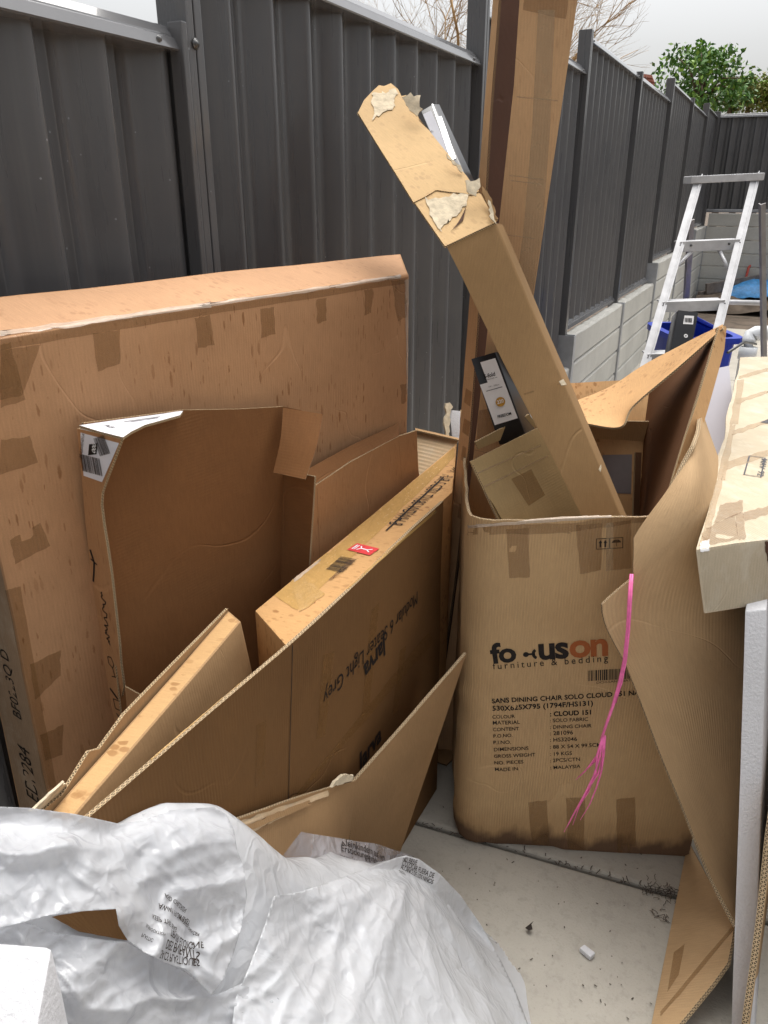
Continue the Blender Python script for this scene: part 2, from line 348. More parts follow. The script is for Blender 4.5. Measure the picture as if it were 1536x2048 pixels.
def bvh(*objs):
    vs, fs = [], []
    for o in objs:
        v, f = GEO[o.name]; k = len(vs); vs += v; fs += [[i+k for i in q] for q in f]
    return BVHTree.FromPolygons(vs, fs)

def boxes_mesh(name, boxes, mat, parent=None, base=None, smooth=False, bevel=0.0):
    """boxes: list of (origin corner, ex, ey, ez) vectors -> one mesh"""
    bm = bmesh.new()
    for o, ex, ey, ez in boxes:
        o, ex, ey, ez = map(Vector, (o, ex, ey, ez))
        vs = [bm.verts.new(o+ex*a+ey*b_+ez*c) for c in (0, 1) for a, b_ in ((0, 0), (1, 0), (1, 1), (0, 1))]
        fl = [(3, 2, 1, 0), (4, 5, 6, 7), (0, 1, 5, 4), (1, 2, 6, 5), (2, 3, 7, 6), (3, 0, 4, 7)]
        if ex.cross(ey).dot(ez) < 0: fl = [tuple(reversed(f)) for f in fl]
        for f in fl: bm.faces.new([vs[i] for i in f])
    if bevel: bmesh.ops.bevel(bm, geom=bm.edges[:], offset=bevel, segments=2, affect='EDGES', profile=0.6)
    return from_bm(name, bm, mat, parent, base, smooth)
def from_bm(name, bm, mat, parent=None, base=None, smooth=False, uvs=None):
    bm.verts.index_update()
    vs = [v.co.copy() for v in bm.verts]; fs = [[v.index for v in f.verts] for f in bm.faces]
    bm.free(); return mesh_obj(name, vs, fs, mat, parent, smooth=smooth, base=base, uvs=uvs)
def bar(a, b, wx, wy, side):
    """a box from a to b, wx across 'side', wy across the other way"""
    a, b = Vector(a), Vector(b); d = (b-a); s = Vector(side); s = (s - d.normalized()*s.dot(d.normalized())).normalized(); n = d.normalized().cross(s)
    return (a - s*wx/2 - n*wy/2, s*wx, n*wy, d)
def tube(name, pts, rad, mat, parent=None, seg=8, base=None, smooth=True):
    pts = [Vector(p) for p in pts]; rad = rad if isinstance(rad, (list, tuple)) else [rad]*len(pts)
    vs, fs = [], []; up = Vector((0.13, 0.21, 0.97))
    for i, p in enumerate(pts):
        d = (pts[min(i+1, len(pts)-1)]-pts[max(i-1, 0)]).normalized(); a = d.cross(up)
        if a.length < 1e-3: a = d.cross(Vector((1, 0, 0)))
        a.normalize(); b = d.cross(a)
        for k in range(seg): q = 2*pi*k/seg; vs.append(p + a*cos(q)*rad[i] + b*sin(q)*rad[i])
        if i:
            for k in range(seg): j = (i-1)*seg; fs.append((j+k, j+(k+1) % seg, j+seg+(k+1) % seg, j+seg+k))
    fs.append(tuple(reversed(range(seg)))); fs.append(tuple(range(len(vs)-seg, len(vs))))
    return mesh_obj(name, vs, fs, mat, parent, smooth=smooth, base=base)

def sheet(name, parent, outline, S, mats, th=0.005, cell=0.06, uvf=None, base=None, smooth=True, sharp=40):
    """a sheet of board: 2-D outline in parameters (u,v), S(u,v) -> point; cut edges take the second material"""
    bm = bmesh.new()
    f = bm.faces.new([bm.verts.new((u, v, 0)) for u, v in outline]); f.normal_update()
    if f.normal.z < 0: f.normal_flip()
    us = [p[0] for p in outline]; vs_ = [p[1] for p in outline]
    cu, cv = cell if isinstance(cell, tuple) else (cell, cell)
    for ax, lo, hi, c in ((0, min(us), max(us), cu), (1, min(vs_), max(vs_), cv)):
        k = max(1, int(round((hi-lo)/c)))
        for i in range(1, k):
            co = [0, 0, 0]; no = [0, 0, 0]; co[ax] = lo+(hi-lo)*i/k; no[ax] = 1
            bmesh.ops.bisect_plane(bm, geom=bm.verts[:]+bm.edges[:]+bm.faces[:], plane_co=co, plane_no=no, dist=1e-6)
    bmesh.ops.triangulate(bm, faces=[f for f in bm.faces if len(f.verts) > 4])
    bm.verts.index_update(); bm.normal_update()
    h = 1e-3; front, back = [], []
    def nrm(u, v):
        a = S(u+h, v)-S(u-h, v); b = S(u, v+h)-S(u, v-h); n = a.cross(b)
        return n.normalized() if n.length > 1e-12 else Vector((0, 0, 1))
    mu, mv = sum(us)/len(us), sum(vs_)/len(vs_)
    sgn = 1.0 if nrm(mu, mv).dot(O-S(mu, mv)) > 0 else -1.0
    P, F, MI, UV = [], [], [], []
    n = len(bm.verts); uvf = uvf or (lambda u, v: (u, v))
    for v in bm.verts:
        p = S(v.co.x, v.co.y); q = nrm(v.co.x, v.co.y)*sgn; front.append(p+q*th/2); back.append(p-q*th/2)
    P = front+back
    for f in bm.faces:
        ix = [v.index for v in f.verts]; uv = [uvf(v.co.x, v.co.y) for v in f.verts]
        if sgn < 0: ix.reverse(); uv.reverse()
        F.append(ix); UV.append(uv); MI.append(0)
        F.append([i+n for i in reversed(ix)]); UV.append(list(reversed(uv))); MI.append(0 if len(mats) < 3 else 2)
    for e in bm.edges:
        if len(e.link_faces) != 1: continue
        l = e.link_faces[0].loops[0]
        for l in e.link_faces[0].loops:
            if l.edge == e: break
        a, b = l.vert, l.link_loop_next.vert
        ua, ub = Vector(uvf(a.co.x, a.co.y)), Vector(uvf(b.co.x, b.co.y)); d = (ub-ua)
        dn = d.normalized() if d.length > 1e-9 else Vector((1, 0))
        la, lb = ua.dot(dn), ub.dot(dn)
        i, j = a.index, b.index
        q = [j, i, i+n, j+n]; uv = [(lb, 0), (la, 0), (la, 1), (lb, 1)]
        if sgn < 0: q.reverse(); uv.reverse()
        F.append(q); UV.append(uv); MI.append(min(1, len(mats)-1))
    bm.free()
    o = mesh_obj(name, P, F, mats, parent, fmat=MI, uvs=UV, base=base)
    if smooth:
        me = o.data
        me.polygons.foreach_set('use_smooth', [m == 0 or m == 2 for m in MI])
        try: me.set_sharp_from_angle(angle=radians(sharp))
        except Exception: pass
    return o
def plane_frame(p, q, r):
    """origin p, u towards q, v on r's side; normal faces the camera"""
    p, q, r = Vector(p), Vector(q), Vector(r); u = (q-p).normalized(); n = u.cross(r-p).normalized(); v = n.cross(u)
    return p, u, v, n
def facing(fr):
    p, u, v, n = fr
    return fr if n.dot(O-p) > 0 else (p, u, -v, -n)
def wob(seed, amp, sc=4.0):
    o = Vector((seed*3.7, seed*1.3, seed*2.1))
    return lambda u, v: amp*noise.noise(Vector((u*sc, v*sc, 0))+o)
def panel(name, parent, fr, px, mats, th=0.005, cell=0.05, warp=None, base=None, pts=None, jag=0.0):
    """flat-ish board on the plane fr=(p,u,v,n); outline from pixels met with that plane, or from 3-D points"""
    p, u, v, n = fr
    P3 = pts if pts is not None else [on(x, y, p, n) for x, y in px]
    ol = [((q-p).dot(u), (q-p).dot(v)) for q in P3]
    if jag: ol = ragged(ol, jag)
    d = warp or wob(random.random()*9, 0.004)
    return sheet(name, parent, ol, lambda a, b: p+u*a+v*b+n*d(a, b), mats, th, cell, base=base)
def ragged(ol, amp, step=0.008, rnd=random.Random(5)):
    out = []
    for i, a in enumerate(ol):
        b = ol[(i+1) % len(ol)]; L = math.hypot(b[0]-a[0], b[1]-a[1]); k = max(1, int(L/step))
        for j in range(k):
            f = j/k; out.append((a[0]+(b[0]-a[0])*f+rnd.uniform(-amp, amp), a[1]+(b[1]-a[1])*f+rnd.uniform(-amp, amp)))
    return out
def cr(p0, p1, p2, p3, t):
    return 0.5*((2*p1)+(p2-p0)*t+(2*p0-5*p1+4*p2-p3)*t*t+(3*p1-p0-3*p2+p3)*t*t*t)
def patch(name, parent, grid, mats, th=0.006, sub=8, warp=0.0, base=None, outline=None):
    """a bent sheet through a grid of 3-D points (rows x columns), Catmull-Rom between them"""
    R, C = len(grid), len(grid[0])
    def g(i, j):
        # linear extension past the rim
        if i < 0: return g(0, j)*2-g(1, j)
        if i > R-1: return g(R-1, j)*2-g(R-2, j)
        if j < 0: return grid[i][0]*2-grid[i][1]
        if j > C-1: return grid[i][C-1]*2-grid[i][C-2]
        return grid[i][j]
    def S0(u, v):
        i = min(max(int(math.floor(v)), 0), R-2); j = min(max(int(math.floor(u)), 0), C-2); tv, tu = v-i, u-j
        rows = [cr(*[g(i+a, j+b) for b in (-1, 0, 1, 2)], tu) for a in (-1, 0, 1, 2)]
        return cr(*rows, tv)
    def S(u, v):
        p = S0(u, v)
        return p + noise.noise_vector(p*6.0)*warp if warp else p
    LU = sum((g(R//2, j+1)-g(R//2, j)).length for j in range(C-1))/(C-1); LV = sum((g(i+1, C//2)-g(i, C//2)).length for i in range(R-1))/(R-1)
    ol = outline or [(0, 0), (C-1, 0), (C-1, R-1), (0, R-1)]
    return sheet(name, parent, ol, S, mats, th, (1/sub, 1/sub), uvf=lambda u, v: (u*LU, -v*LV), base=base)

FACES = ((3, 2, 1, 0), (4, 5, 6, 7), (0, 1, 5, 4), (1, 2, 6, 5), (2, 3, 7, 6), (3, 0, 4, 7))
def carton(name, parent, c, mats, fm=(0,)*6, bevel=0.006, cell=0.09, warp=0.003, base=None, seed=0.0):
    """closed carton from 8 corners (bottom loop 0-3, top loop 4-7); fm = material per face: bottom, top, 01, 12, 23, 30"""
    c = [Vector(q) for q in c]
    ctr = sum(c, Vector())/8
    bm = bmesh.new(); vs = [bm.verts.new(q) for q in c]
    for k, f in enumerate(FACES):
        fc = bm.faces.new([vs[i] for i in f]); fc.material_index = k
        if (fc.calc_center_median()-ctr).dot(fc.normal) == 0: pass
    bmesh.ops.recalc_face_normals(bm, faces=bm.faces[:])
    bmesh.ops.bevel(bm, geom=bm.edges[:], offset=bevel, segments=2, affect='EDGES', profile=0.65)
    ax = [(c[1]-c[0]), (c[3]-c[0]), (c[4]-c[0])]
    for a in ax:
        L = a.length; n = a.normalized(); k = max(1, int(L/cell))
        lo = min(v.co.dot(n) for v in bm.verts); hi = max(v.co.dot(n) for v in bm.verts)
        for i in range(1, k):
            bmesh.ops.bisect_plane(bm, geom=bm.verts[:]+bm.edges[:]+bm.faces[:], plane_co=n*(lo+(hi-lo)*i/k), plane_no=n, dist=1e-6)
    bm.verts.index_update(); bm.normal_update()
    P = []
    so_ = Vector((seed, seed*2, seed*3))
    for v in bm.verts:
        P.append(v.co + noise.noise_vector(v.co*3.2+so_)*warp + noise.noise_vector(v.co*14+so_)*warp*0.25)
    F, UV, MI = [], [], []
    for f in bm.faces:
        k = f.material_index
        q = FACES[k]; o0 = c[q[0]]; e1 = (c[q[1]]-c[q[0]]).normalized(); e2 = (c[q[3]]-c[q[0]]); e2 = (e2-e1*e2.dot(e1)).normalized()
        F.append([v.index for v in f.verts]); UV.append([((v.co-o0).dot(e1), (v.co-o0).dot(e2)) for v in f.verts]); MI.append(fm[k])
    bm.free()
    o = mesh_obj(name, P, F, mats, parent, fmat=MI, uvs=UV, base=base)
    o.data.polygons.foreach_set('use_smooth', [True]*len(o.data.polygons))
    try: o.data.set_sharp_from_angle(angle=radians(50))
    except Exception: pass
    return o
def prism8(front, back):
    """8 corners from a front quad (tl, tr, br, bl) and a vector to its back"""
    tl, tr, br, bl = [Vector(q) for q in front]; b = Vector(back)
    return [bl, br, br+b, bl+b, tl, tr, tr+b, tl+b]

# ---- tape, labels and print laid onto a surface
def hit(tree, x, y):
    d = ray(x, y).normalized(); p, n, i, t = tree.ray_cast(O, d)
    if p is None: return None, None
    return p, (n if n.dot(d) < 0 else -n)
def lay(name, parent, targets, quad, mat, eps=0.0009, res=6, jag=0.0):
    """a thin patch lying on the surface, its corners met along four sight lines (tl, tr, br, bl)"""
    tr = bvh(*targets); rnd = random.Random(int(quad[0][0]*7+quad[0][1]))
    nu = nv = res; g = {}; vs = []; uv2 = {}
    p0, _ = hit(tr, *quad[0]); p1, _ = hit(tr, *quad[1]); p3, _ = hit(tr, *quad[3])
    if p0 is None or p1 is None or p3 is None:
        p0 = p0 or Vector(); p1 = p1 or Vector((.1, 0, 0)); p3 = p3 or Vector((0, .1, 0))
    LU, LV = (p1-p0).length, (p3-p0).length
    for j in range(nv+1):
        for i in range(nu+1):
            a, b = i/nu, j/nv
            q = [(1-a)*(1-b)*quad[0][k]+a*(1-b)*quad[1][k]+a*b*quad[2][k]+(1-a)*b*quad[3][k] for k in (0, 1)]
            if jag and (i in (0, nu) or j in (0, nv)): q = [q[0]+rnd.uniform(-jag, jag), q[1]+rnd.uniform(-jag, jag)]
            p, n = hit(tr, *q)
            if p is None: continue
            g[i, j] = len(vs); vs.append(p+n*eps); uv2[i, j] = (a*LU, -b*LV)
    fs, uv = [], []
    for j in range(nv):
        for i in range(nu):
            k = [(i, j), (i, j+1), (i+1, j+1), (i+1, j)]
            if all(q in g for q in k): fs.append([g[q] for q in k]); uv.append([uv2[q] for q in k])
    if not fs: print('LAY MISSED', name, quad); return None
    return mesh_obj(name, vs, fs, mat, parent, uvs=uv, smooth=True)
_txt = {}
def text_geo(body, bold=0.0, spacing=1.0, shear=0.0):
    k = (body, bold, spacing, shear)
    if k in _txt: return _txt[k]
    cu = bpy.data.curves.new('t', 'FONT'); cu.body = body; cu.size = 1.0; cu.offset = bold; cu.space_character = spacing; cu.shear = shear; cu.resolution_u = 3
    ob = bpy.data.objects.new('t', cu); COL.objects.link(ob)
    dg = bpy.context.evaluated_depsgraph_get(); me = bpy.data.meshes.new_from_object(ob.evaluated_get(dg))
    vs = [(v.co.x, v.co.y) for v in me.vertices]; fs = [list(p.vertices) for p in me.polygons]
    bpy.data.objects.remove(ob); bpy.data.curves.remove(cu); bpy.data.meshes.remove(me)
    x0 = min(v[0] for v in vs); x1 = max(v[0] for v in vs)
    _txt[k] = ([(v[0]-x0, v[1]) for v in vs], fs, x1-x0); return _txt[k]
class Surf:
    """local drawing frame on a surface: x from pixel a to pixel b (both on the target), y up from it"""
    def __init__(s, targets, a, b):
        s.tree = bvh(*targets); s.A, s.n = hit(s.tree, *a); B, n2 = hit(s.tree, *b)
        if s.A is None or B is None: raise RuntimeError('surf miss %s %s' % (a, b))
        n = (s.n+n2).normalized(); s.L = (B-s.A).length; s.e1 = (B-s.A).normalized(); s.n = (n-s.e1*n.dot(s.e1)).normalized(); s.e2 = s.n.cross(s.e1)
    def pt(s, x, y, eps=0.0007):
        q = s.A+s.e1*x+s.e2*y
        p, n, i, t = s.tree.ray_cast(q+s.n*0.06, -s.n, 0.16)
        return None if p is None else p+s.n*eps
    def draw(s, name, parent, vs, fs, mat, eps=0.0007):
        P = [s.pt(x, y, eps) for x, y in vs]; ok = {}; out = []
        for i, p in enumerate(P):
            if p is not None: ok[i] = len(out); out.append(p)
        F = [[ok[i] for i in f] for f in fs if all(i in ok for i in f)]
        if not F: print('DRAW MISSED', name); return None
        return mesh_obj(name, out, F, mat, parent)
def write(parent, targets, body, a, b, mat, bold=0.0, spacing=1.0, hs=1.0, shear=0.0, name='lettering', eps=0.0013):
    try: s = Surf(targets, a, b)
    except RuntimeError as ex: print('MISS', ex); return None
    vs, fs, w_ = text_geo(body, bold, spacing, shear); k = s.L/w_
    return s.draw(name, parent, [(x*k, y*k*hs) for x, y in vs], fs, mat, eps)
def rects(parent, targets, a, b, rs, mat, name='print', eps=0.0007):
    """rs in units of the a-b length: x0,y0,x1,y1"""
    try: s = Surf(targets, a, b)
    except RuntimeError as ex: print('MISS', ex); return None
    vs, fs = [], []
    for x0, y0, x1, y1 in rs:
        k = len(vs); vs += [(x*s.L, y*s.L) for x, y in ((x0, y0), (x1, y0), (x1, y1), (x0, y1))]; fs.append([k, k+1, k+2, k+3])
    return s.draw(name, parent, vs, fs, mat, eps)
def polys(parent, targets, a, b, ps, mat, name='print', eps=0.0007):
    try: s = Surf(targets, a, b)
    except RuntimeError as ex: print('MISS', ex); return None
    vs, fs = [], []
    for p in ps:
        k = len(vs); vs += [(x*s.L, y*s.L) for x, y in p]; fs.append(list(range(k, k+len(p))))
    return s.draw(name, parent, vs, fs, mat, eps)
def bars(seed, h, y0=0.0, n=40, w_=1.0):
    r = random.Random(seed); x = 0; out = []
    while x < w_-0.02:
        k = r.choice((0.008, 0.012, 0.02, 0.03))*w_; out.append((x, y0, min(x+k, w_), y0+h)); x += k+r.choice((0.008, 0.012, 0.02))*w_
    return out
def frame_rs(x0, y0, x1, y1, t): return [(x0, y0, x1, y0+t), (x0, y1-t, x1, y1), (x0, y0+t, x0+t, y1-t), (x1-t, y0+t, x1, y1-t)]
def stroke(pts, wd):
    out = []
    for a, b in zip(pts, pts[1:]):
        d = Vector((b[0]-a[0], b[1]-a[1])); n = Vector((-d.y, d.x)).normalized()*wd/2
        out.append([(a[0]-n.x, a[1]-n.y), (b[0]-n.x, b[1]-n.y), (b[0]+n.x, b[1]+n.y), (a[0]+n.x, a[1]+n.y)])
    return out

# ================================================================== the setting
D = 1.204; Y0 = 1.497; SP = 1.809           # fence line x=-D, first post, post spacing
g = mesh_obj('ground', [(-60, -30, -0.06), (60, -30, -0.06), (60, 120, -0.06), (-60, 120, -0.06)], [(0, 1, 2, 3)], M['soil'])
tag(g, kind='structure')
JY = [-4.0, -1.4, 1.562, 4.7, 7.9, 11.2]
def joint(x, k): return JY[k] + (0.088*(x+0.3) if 0 < k < 5 else 0)
for k in range(5):
    xs = [-D-0.02, 1.6]
    bm = bmesh.new(); gap = 0.006
    c = [(xs[0], joint(xs[0], k)+gap), (xs[1], joint(xs[1], k)+gap), (xs[1], joint(xs[1], k+1)-gap), (xs[0], joint(xs[0], k+1)-gap)]
    lo = [bm.verts.new((x, y, -0.05)) for x, y in c]; hi = [bm.verts.new((x, y, 0)) for x, y in c]
    top = bm.faces.new(hi)
    for i in range(4): bm.faces.new((lo[i], lo[(i+1) % 4], hi[(i+1) % 4], hi[i]))
    bmesh.ops.bevel(bm, geom=[e for e in top.edges], offset=0.012, segments=3, affect='EDGES', profile=0.5)
    tag(from_bm('paving_slab', bm, M['concrete']), kind='structure')

# ---- left boundary fence: posts, profiled sheets, rails
SLTOP = [0.17, 0.37, 0.566, 0.77, 0.77, 0.965, 0.965, 1.16]          # top of the retaining wall under each panel
FTOP = [1.94, 2.135, 2.31, 2.483, 2.483, 2.64, 2.63, 2.745]
def ysp(i): return Y0 + SP*i
def yend(k): return min(ysp(k), 14.02)
def profile_sheet(name, parent, a, b, out, z0, z1):
    """ribbed steel sheet from a to b (ground points); out = unit vector to the front"""
    d = (b-a); L = d.length; d = d.normalized(); pts = []
    prof = [(0.0, -0.044), (0.034, -0.044), (0.037, -0.039), (0.041, -0.039), (0.044, -0.044), (0.078, -0.044), (0.084, -0.042), (0.092, -0.036), (0.130, -0.006), (0.137, -0.0018), (0.143, 0.0), (0.150, 0.0), (0.155, -0.002), (0.168, -0.044)]
    n = max(1, round(L/0.174)); k = L/n/0.174
    for i in range(n):
        for u, x in prof: pts.append((i*L/n+u*k, x))
    pts.append((L, -0.044))
    vs, fs = [], []
    for u, x in pts:
        p = a+d*u+out*x; vs += [(p.x, p.y, z0), (p.x, p.y, z1)]
    for i in range(len(pts)-1): fs.append((2*i, 2*i+2, 2*i+3, 2*i+1))
    o = mesh_obj(name, vs, fs, M['fence'], parent, smooth=True)
    try: o.data.set_sharp_from_angle(angle=radians(75))
    except Exception: pass
    return o
def rail(name, parent, a, b, out, z0, z1, prot=0.03):
    """C-channel rail with a raised lip along its face"""
    H = z1-z0; prof = [(-0.05, z0), (prot-0.004, z0), (prot, z0+0.003), (prot-0.010, z0+H*0.50), (prot-0.016, z0+H*0.56), (prot-0.017, z0+H*0.62), (prot-0.030, z1-0.002), (prot-0.034, z1), (-0.05, z1)]
    vs, fs = [], []; n = len(prof)
    for p in (a, b):
        for x, z in prof: q = p+out*x; vs.append((q.x, q.y, z))
    for i in range(n): fs.append((i, (i+1) % n, n+(i+1) % n, n+i))
    fs.append(tuple(range(n))[::-1]); fs.append(tuple(range(n, 2*n)))
    return mesh_obj(name, vs, fs, M['rail'], parent)
def post(name, parent, p, out, along, z0, z1, wd=0.062, dp=0.075):
    """back-to-back channel post: two flanges with a groove between"""
    bx = []
    for s in (-1, 1): bx.append((p+along*(s*0.014-0.012) - out*(dp/2), along*0.024, out*dp, V(0, 0, 1)*(z1-z0)))
    bx.append((p-along*0.004-out*(dp/2-0.008), along*0.008, out*(dp-0.016), V(0, 0, 1)*(z1-z0-0.001)))
    for q in range(3): bx[q] = (bx[q][0]+V(0, 0, z0), *bx[q][1:])
    return boxes_mesh(name, bx, M['fence'], parent, bevel=0.0025)
OUT = V(1, 0, 0); AL = V(0, 1, 0)
fence = thing('steel_fence', (-D, 0, 0), 'dark grey ribbed steel fence stepping up along the left side', 'fence')
for k in range(8):
    y0 = ysp(k-1)+0.03 if k else -1.6; y1 = yend(k)-0.03
    a, b = V(-D, y0, 0), V(-D, y1, 0)
    s_ = profile_sheet('fence_sheet', fence, a, b, OUT, SLTOP[k]+0.04, FTOP[k]-0.012)
    rail('top_rail', fence, a, b, OUT, FTOP[k]-0.048, FTOP[k])
    rail('bottom_rail', fence, a, b, OUT, SLTOP[k]+0.015, SLTOP[k]+0.062, 0.022)
    if k < 4:
        for yy in (y0+0.07, y1-0.07):
            for zz in (FTOP[k]-0.034,):
                q = V(-D+0.024, yy, zz); tube('screw', [q, q+V(0.003, 0, 0), q+V(0.0032, 0, 0), q+V(0.006, 0, 0)], [0.007, 0.007, 0.0045, 0.0045], M['fence'], fence, 6)
    tp = max(FTOP[k], FTOP[min(k+1, 7)])+0.008
    po = post('post', fence, V(-D, yend(k), 0), OUT, AL, -0.04, tp)
    if k == 0:
        q = V(-D+0.0378, ysp(0)-0.004, FTOP[0]-0.030)
        tube('screw', [q, q+V(0.004, 0, 0), q+V(0.0042, 0, 0), q+V(0.008, 0, 0)], [0.011, 0.011, 0.006, 0.006], M['rivet'], po, 6)
        boxes_mesh('lower_post', [(V(-D+0.004, ysp(0)-0.046, SLTOP[0]), V(0.036, 0, 0), V(0, 0.018, 0), V(0, 0, FTOP[0]-SLTOP[0]+0.006))], M['fence'], fence, bevel=0.003)

# ---- retaining wall of concrete sleepers under it
def sleeper(name, parent, a, b, out, z0, z1, rough_top):
    """one precast sleeper with chamfered edges; a broken-looking top where it is the uppermost"""
    d = (b-a); L = d.length; d = d.normalized(); n = 26 if rough_top else 1; vs, fs = [], []
    th = 0.075; ch = 0.012
    prof = [(-0.02, z0), (th-ch-0.02, z0), (th-0.02, z0+ch), (th-0.02, z1-ch), (th-0.02-ch, z1), (-0.02, z1)]
    r = random.Random(int(a.y*91+z0*1000))
    for i in range(n+1):
        p = a+d*(L*i/n)
        for j, (x, z) in enumerate(prof):
            if rough_top and j in (3, 4, 5): z += r.uniform(-0.008, 0.004); x += r.uniform(-0.006, 0.004) if j == 4 else 0
            q = p+out*x; vs.append((q.x, q.y, z))
    m = len(prof)
    for i in range(n):
        for j in range(m): fs.append((i*m+j, i*m+(j+1) % m, (i+1)*m+(j+1) % m, (i+1)*m+j))
    fs.append(tuple(range(m))[::-1]); fs.append(tuple(range(n*m, n*m+m)))
    return mesh_obj(name, vs, fs, M['sleeper'], parent)
wall = thing('retaining_wall', (-D, 5.0, 0), 'pale concrete sleeper retaining wall under the left fence', 'retaining wall')
for k in range(1, 8):
    y0, y1 = ysp(k-1)+0.03, yend(k)-0.03; z = SLTOP[k]; first = True
    while z > 0.0:
        sleeper('concrete_sleeper', wall, V(-D+0.03, y0, 0), V(-D+0.03, y1, 0), OUT, max(z-0.194, -0.05), z, first); z -= 0.2; first = False
    boxes_mesh('steel_post', [(V(-D-0.03, yend(k)-0.03, -0.05), V(0.122, 0, 0), V(0, 0.008, 0), V(0, 0, max(SLTOP[k], SLTOP[min(k+1, 7)])+0.05)),
                              (V(-D-0.03, yend(k)+0.022, -0.05), V(0.122, 0, 0), V(0, 0.008, 0), V(0, 0, max(SLTOP[k], SLTOP[min(k+1, 7)])+0.05)),
                              (V(-D+0.0925, yend(k)-0.028, -0.05), V(0.006, 0, 0), V(0, 0.056, 0), V(0, 0, max(SLTOP[k], SLTOP[min(k+1, 7)])+0.048))], M['galv'], wall)

# ---- back boundary
boxes_mesh('post', [(V(-D-0.05, 14.03, 0), V(0.10, 0, 0), V(0, 0.09, 0), V(0, 0, 2.79))], M['fence'], fence, bevel=0.003)
BY = 14.1; OUTB = V(0, -1, 0)
bf = thing('steel_fence', (2.0, BY, 0), 'dark grey ribbed steel fence across the far end', 'fence')
for k in range(3):
    a, b = V(-D+0.04+1.9*k, BY, 0), V(-D+0.04+1.9*(k+1)-0.06, BY, 0)
    profile_sheet('fence_sheet', bf, b, a, OUTB, 1.39, 2.75); rail('top_rail', bf, b, a, OUTB, 2.70, 2.755); rail('bottom_rail', bf, b, a, OUTB, 1.36, 1.41)
    post('post', bf, V(b.x+0.03, BY, 0), OUTB, V(1, 0, 0), 0, 2.77)
bw = thing('retaining_wall', (1.5, BY, 0), 'pale concrete sleeper wall across the far end below the fence', 'retaining wall')
for k in range(3):
    z = 1.35; first = True
    while z > 0.0:
        sleeper('concrete_sleeper', bw, V(-D+0.10+1.9*k, BY-0.04, 0), V(-D+0.06+1.9*(k+1), BY-0.04, 0), OUTB, max(z-0.194, -0.05), z, first); z -= 0.2; first = False
    boxes_mesh('steel_post', [(V(-D+0.04+1.9*(k+1), BY-0.10, -0.05), V(0.05, 0, 0), V(0, 0.008, 0), V(0, 0, 1.40))], M['galv'], bw)

# ---- things lying at the far end
a, b = gz(1350, 612), gz(1720, 612)
o = boxes_mesh('timber_edging', [bar(a+V(0, 0, 0.045), b+V(0, 0, 0.045), 0.14, 0.09, V(0, 1, 0))], M['timber'], base=a, bevel=0.006)
tag(o, 'pale pine board lying across the far end of the paving', 'timber')
sm = gz(1500, 588)
vs, fs = [], []; n = 26
for j in range(n+1):
    for i in range(n+1):
        x = -1.05+4.5*i/n; y = 12.95+1.05*j/n
        vs.append((x, y, max(-0.05, 0.14*min(1, j/6)*min(1, (n-j)/2+0.4)+0.12*noise.noise(V(x*2, y*2, 3))+0.05*noise.noise(V(x*7, y*7, 1)))))
for j in range(n):
    for i in range(n): k = j*(n+1)+i; fs.append((k, k+1, k+n+2, k+n+1))
tag(mesh_obj('soil_bed', vs, fs, M['soil'], smooth=True), kind='structure')
c = gz(1545, 592, 0.15)
vs, fs = [], []; n = 20
for j in range(n+1):
    for i in range(n+1):
        u, v = i/n*2-1, j/n*2-1; r = max(abs(u), abs(v))
        vs.append((c.x+u*0.75+0.06*noise.noise(V(u*3, v*3, 0)), c.y+v*0.45, 0.14+0.22*max(0, 1-r**3)+0.09*abs(noise.noise(V(u*4, v*4, 5)))))
for j in range(n):
    for i in range(n): k = j*(n+1)+i; fs.append((k, k+1, k+n+2, k+n+1))
tag(mesh_obj('tarp', vs, fs, M['blue_tarp'], smooth=True, base=c), 'crumpled bright blue tarpaulin on the soil at the far end', 'tarp')
a, b = gz(1412, 578, 0.25), gz(1540, 556, 0.40)
tag(boxes_mesh('old_board', [bar(a, b, 0.16, 0.05, V(0, 0, 1))], M['old_board'], base=a, bevel=0.004), 'long weathered grey board leaning over the soil by the tarpaulin', 'board')
a, b = gz(1398, 590, 0.16), gz(1430, 584, 0.17)
tag(boxes_mesh('old_board', [bar(a, b, 0.10, 0.05, V(0, 0, 1))], M['old_board'], base=a, bevel=0.004), 'short dark board end on the soil beside the weeds', 'board')
hp = [at(1489, 568, 12.2), at(1493, 552, 12.2), at(1497, 536, 12.2), at(1503, 527, 12.2), at(1510, 526, 12.2), at(1516, 532, 12.2), at(1521, 545, 12.2), at(1530, 556, 12.2), at(1545, 566, 12.3)]
tag(tube('garden_hose', hp, 0.02, M['red_hose'], base=hp[0]), 'red hose standing up in a loop at the far wall', 'hose')
vs, fs = [], []; r = random.Random(3)
for i in range(900):
    x, y = (r.gauss(1428, 18), r.uniform(580, 596)) if i > 200 else (r.uniform(1388, 1410), r.uniform(572, 592))
    p = gz(x, y, 0.03); h = r.uniform(0.05, 0.22); a = r.uniform(0, 6.3); d = V(cos(a), sin(a), 0)*0.02; k = len(vs)
    vs += [p-d, p+d, p+V(r.uniform(-.06, .06), r.uniform(-.06, .06), h)]; fs.append((k, k+1, k+2))
tag(mesh_obj('weeds', vs, fs, M['weed']), 'low green weeds at the foot of the far wall', 'weeds', kind='stuff')

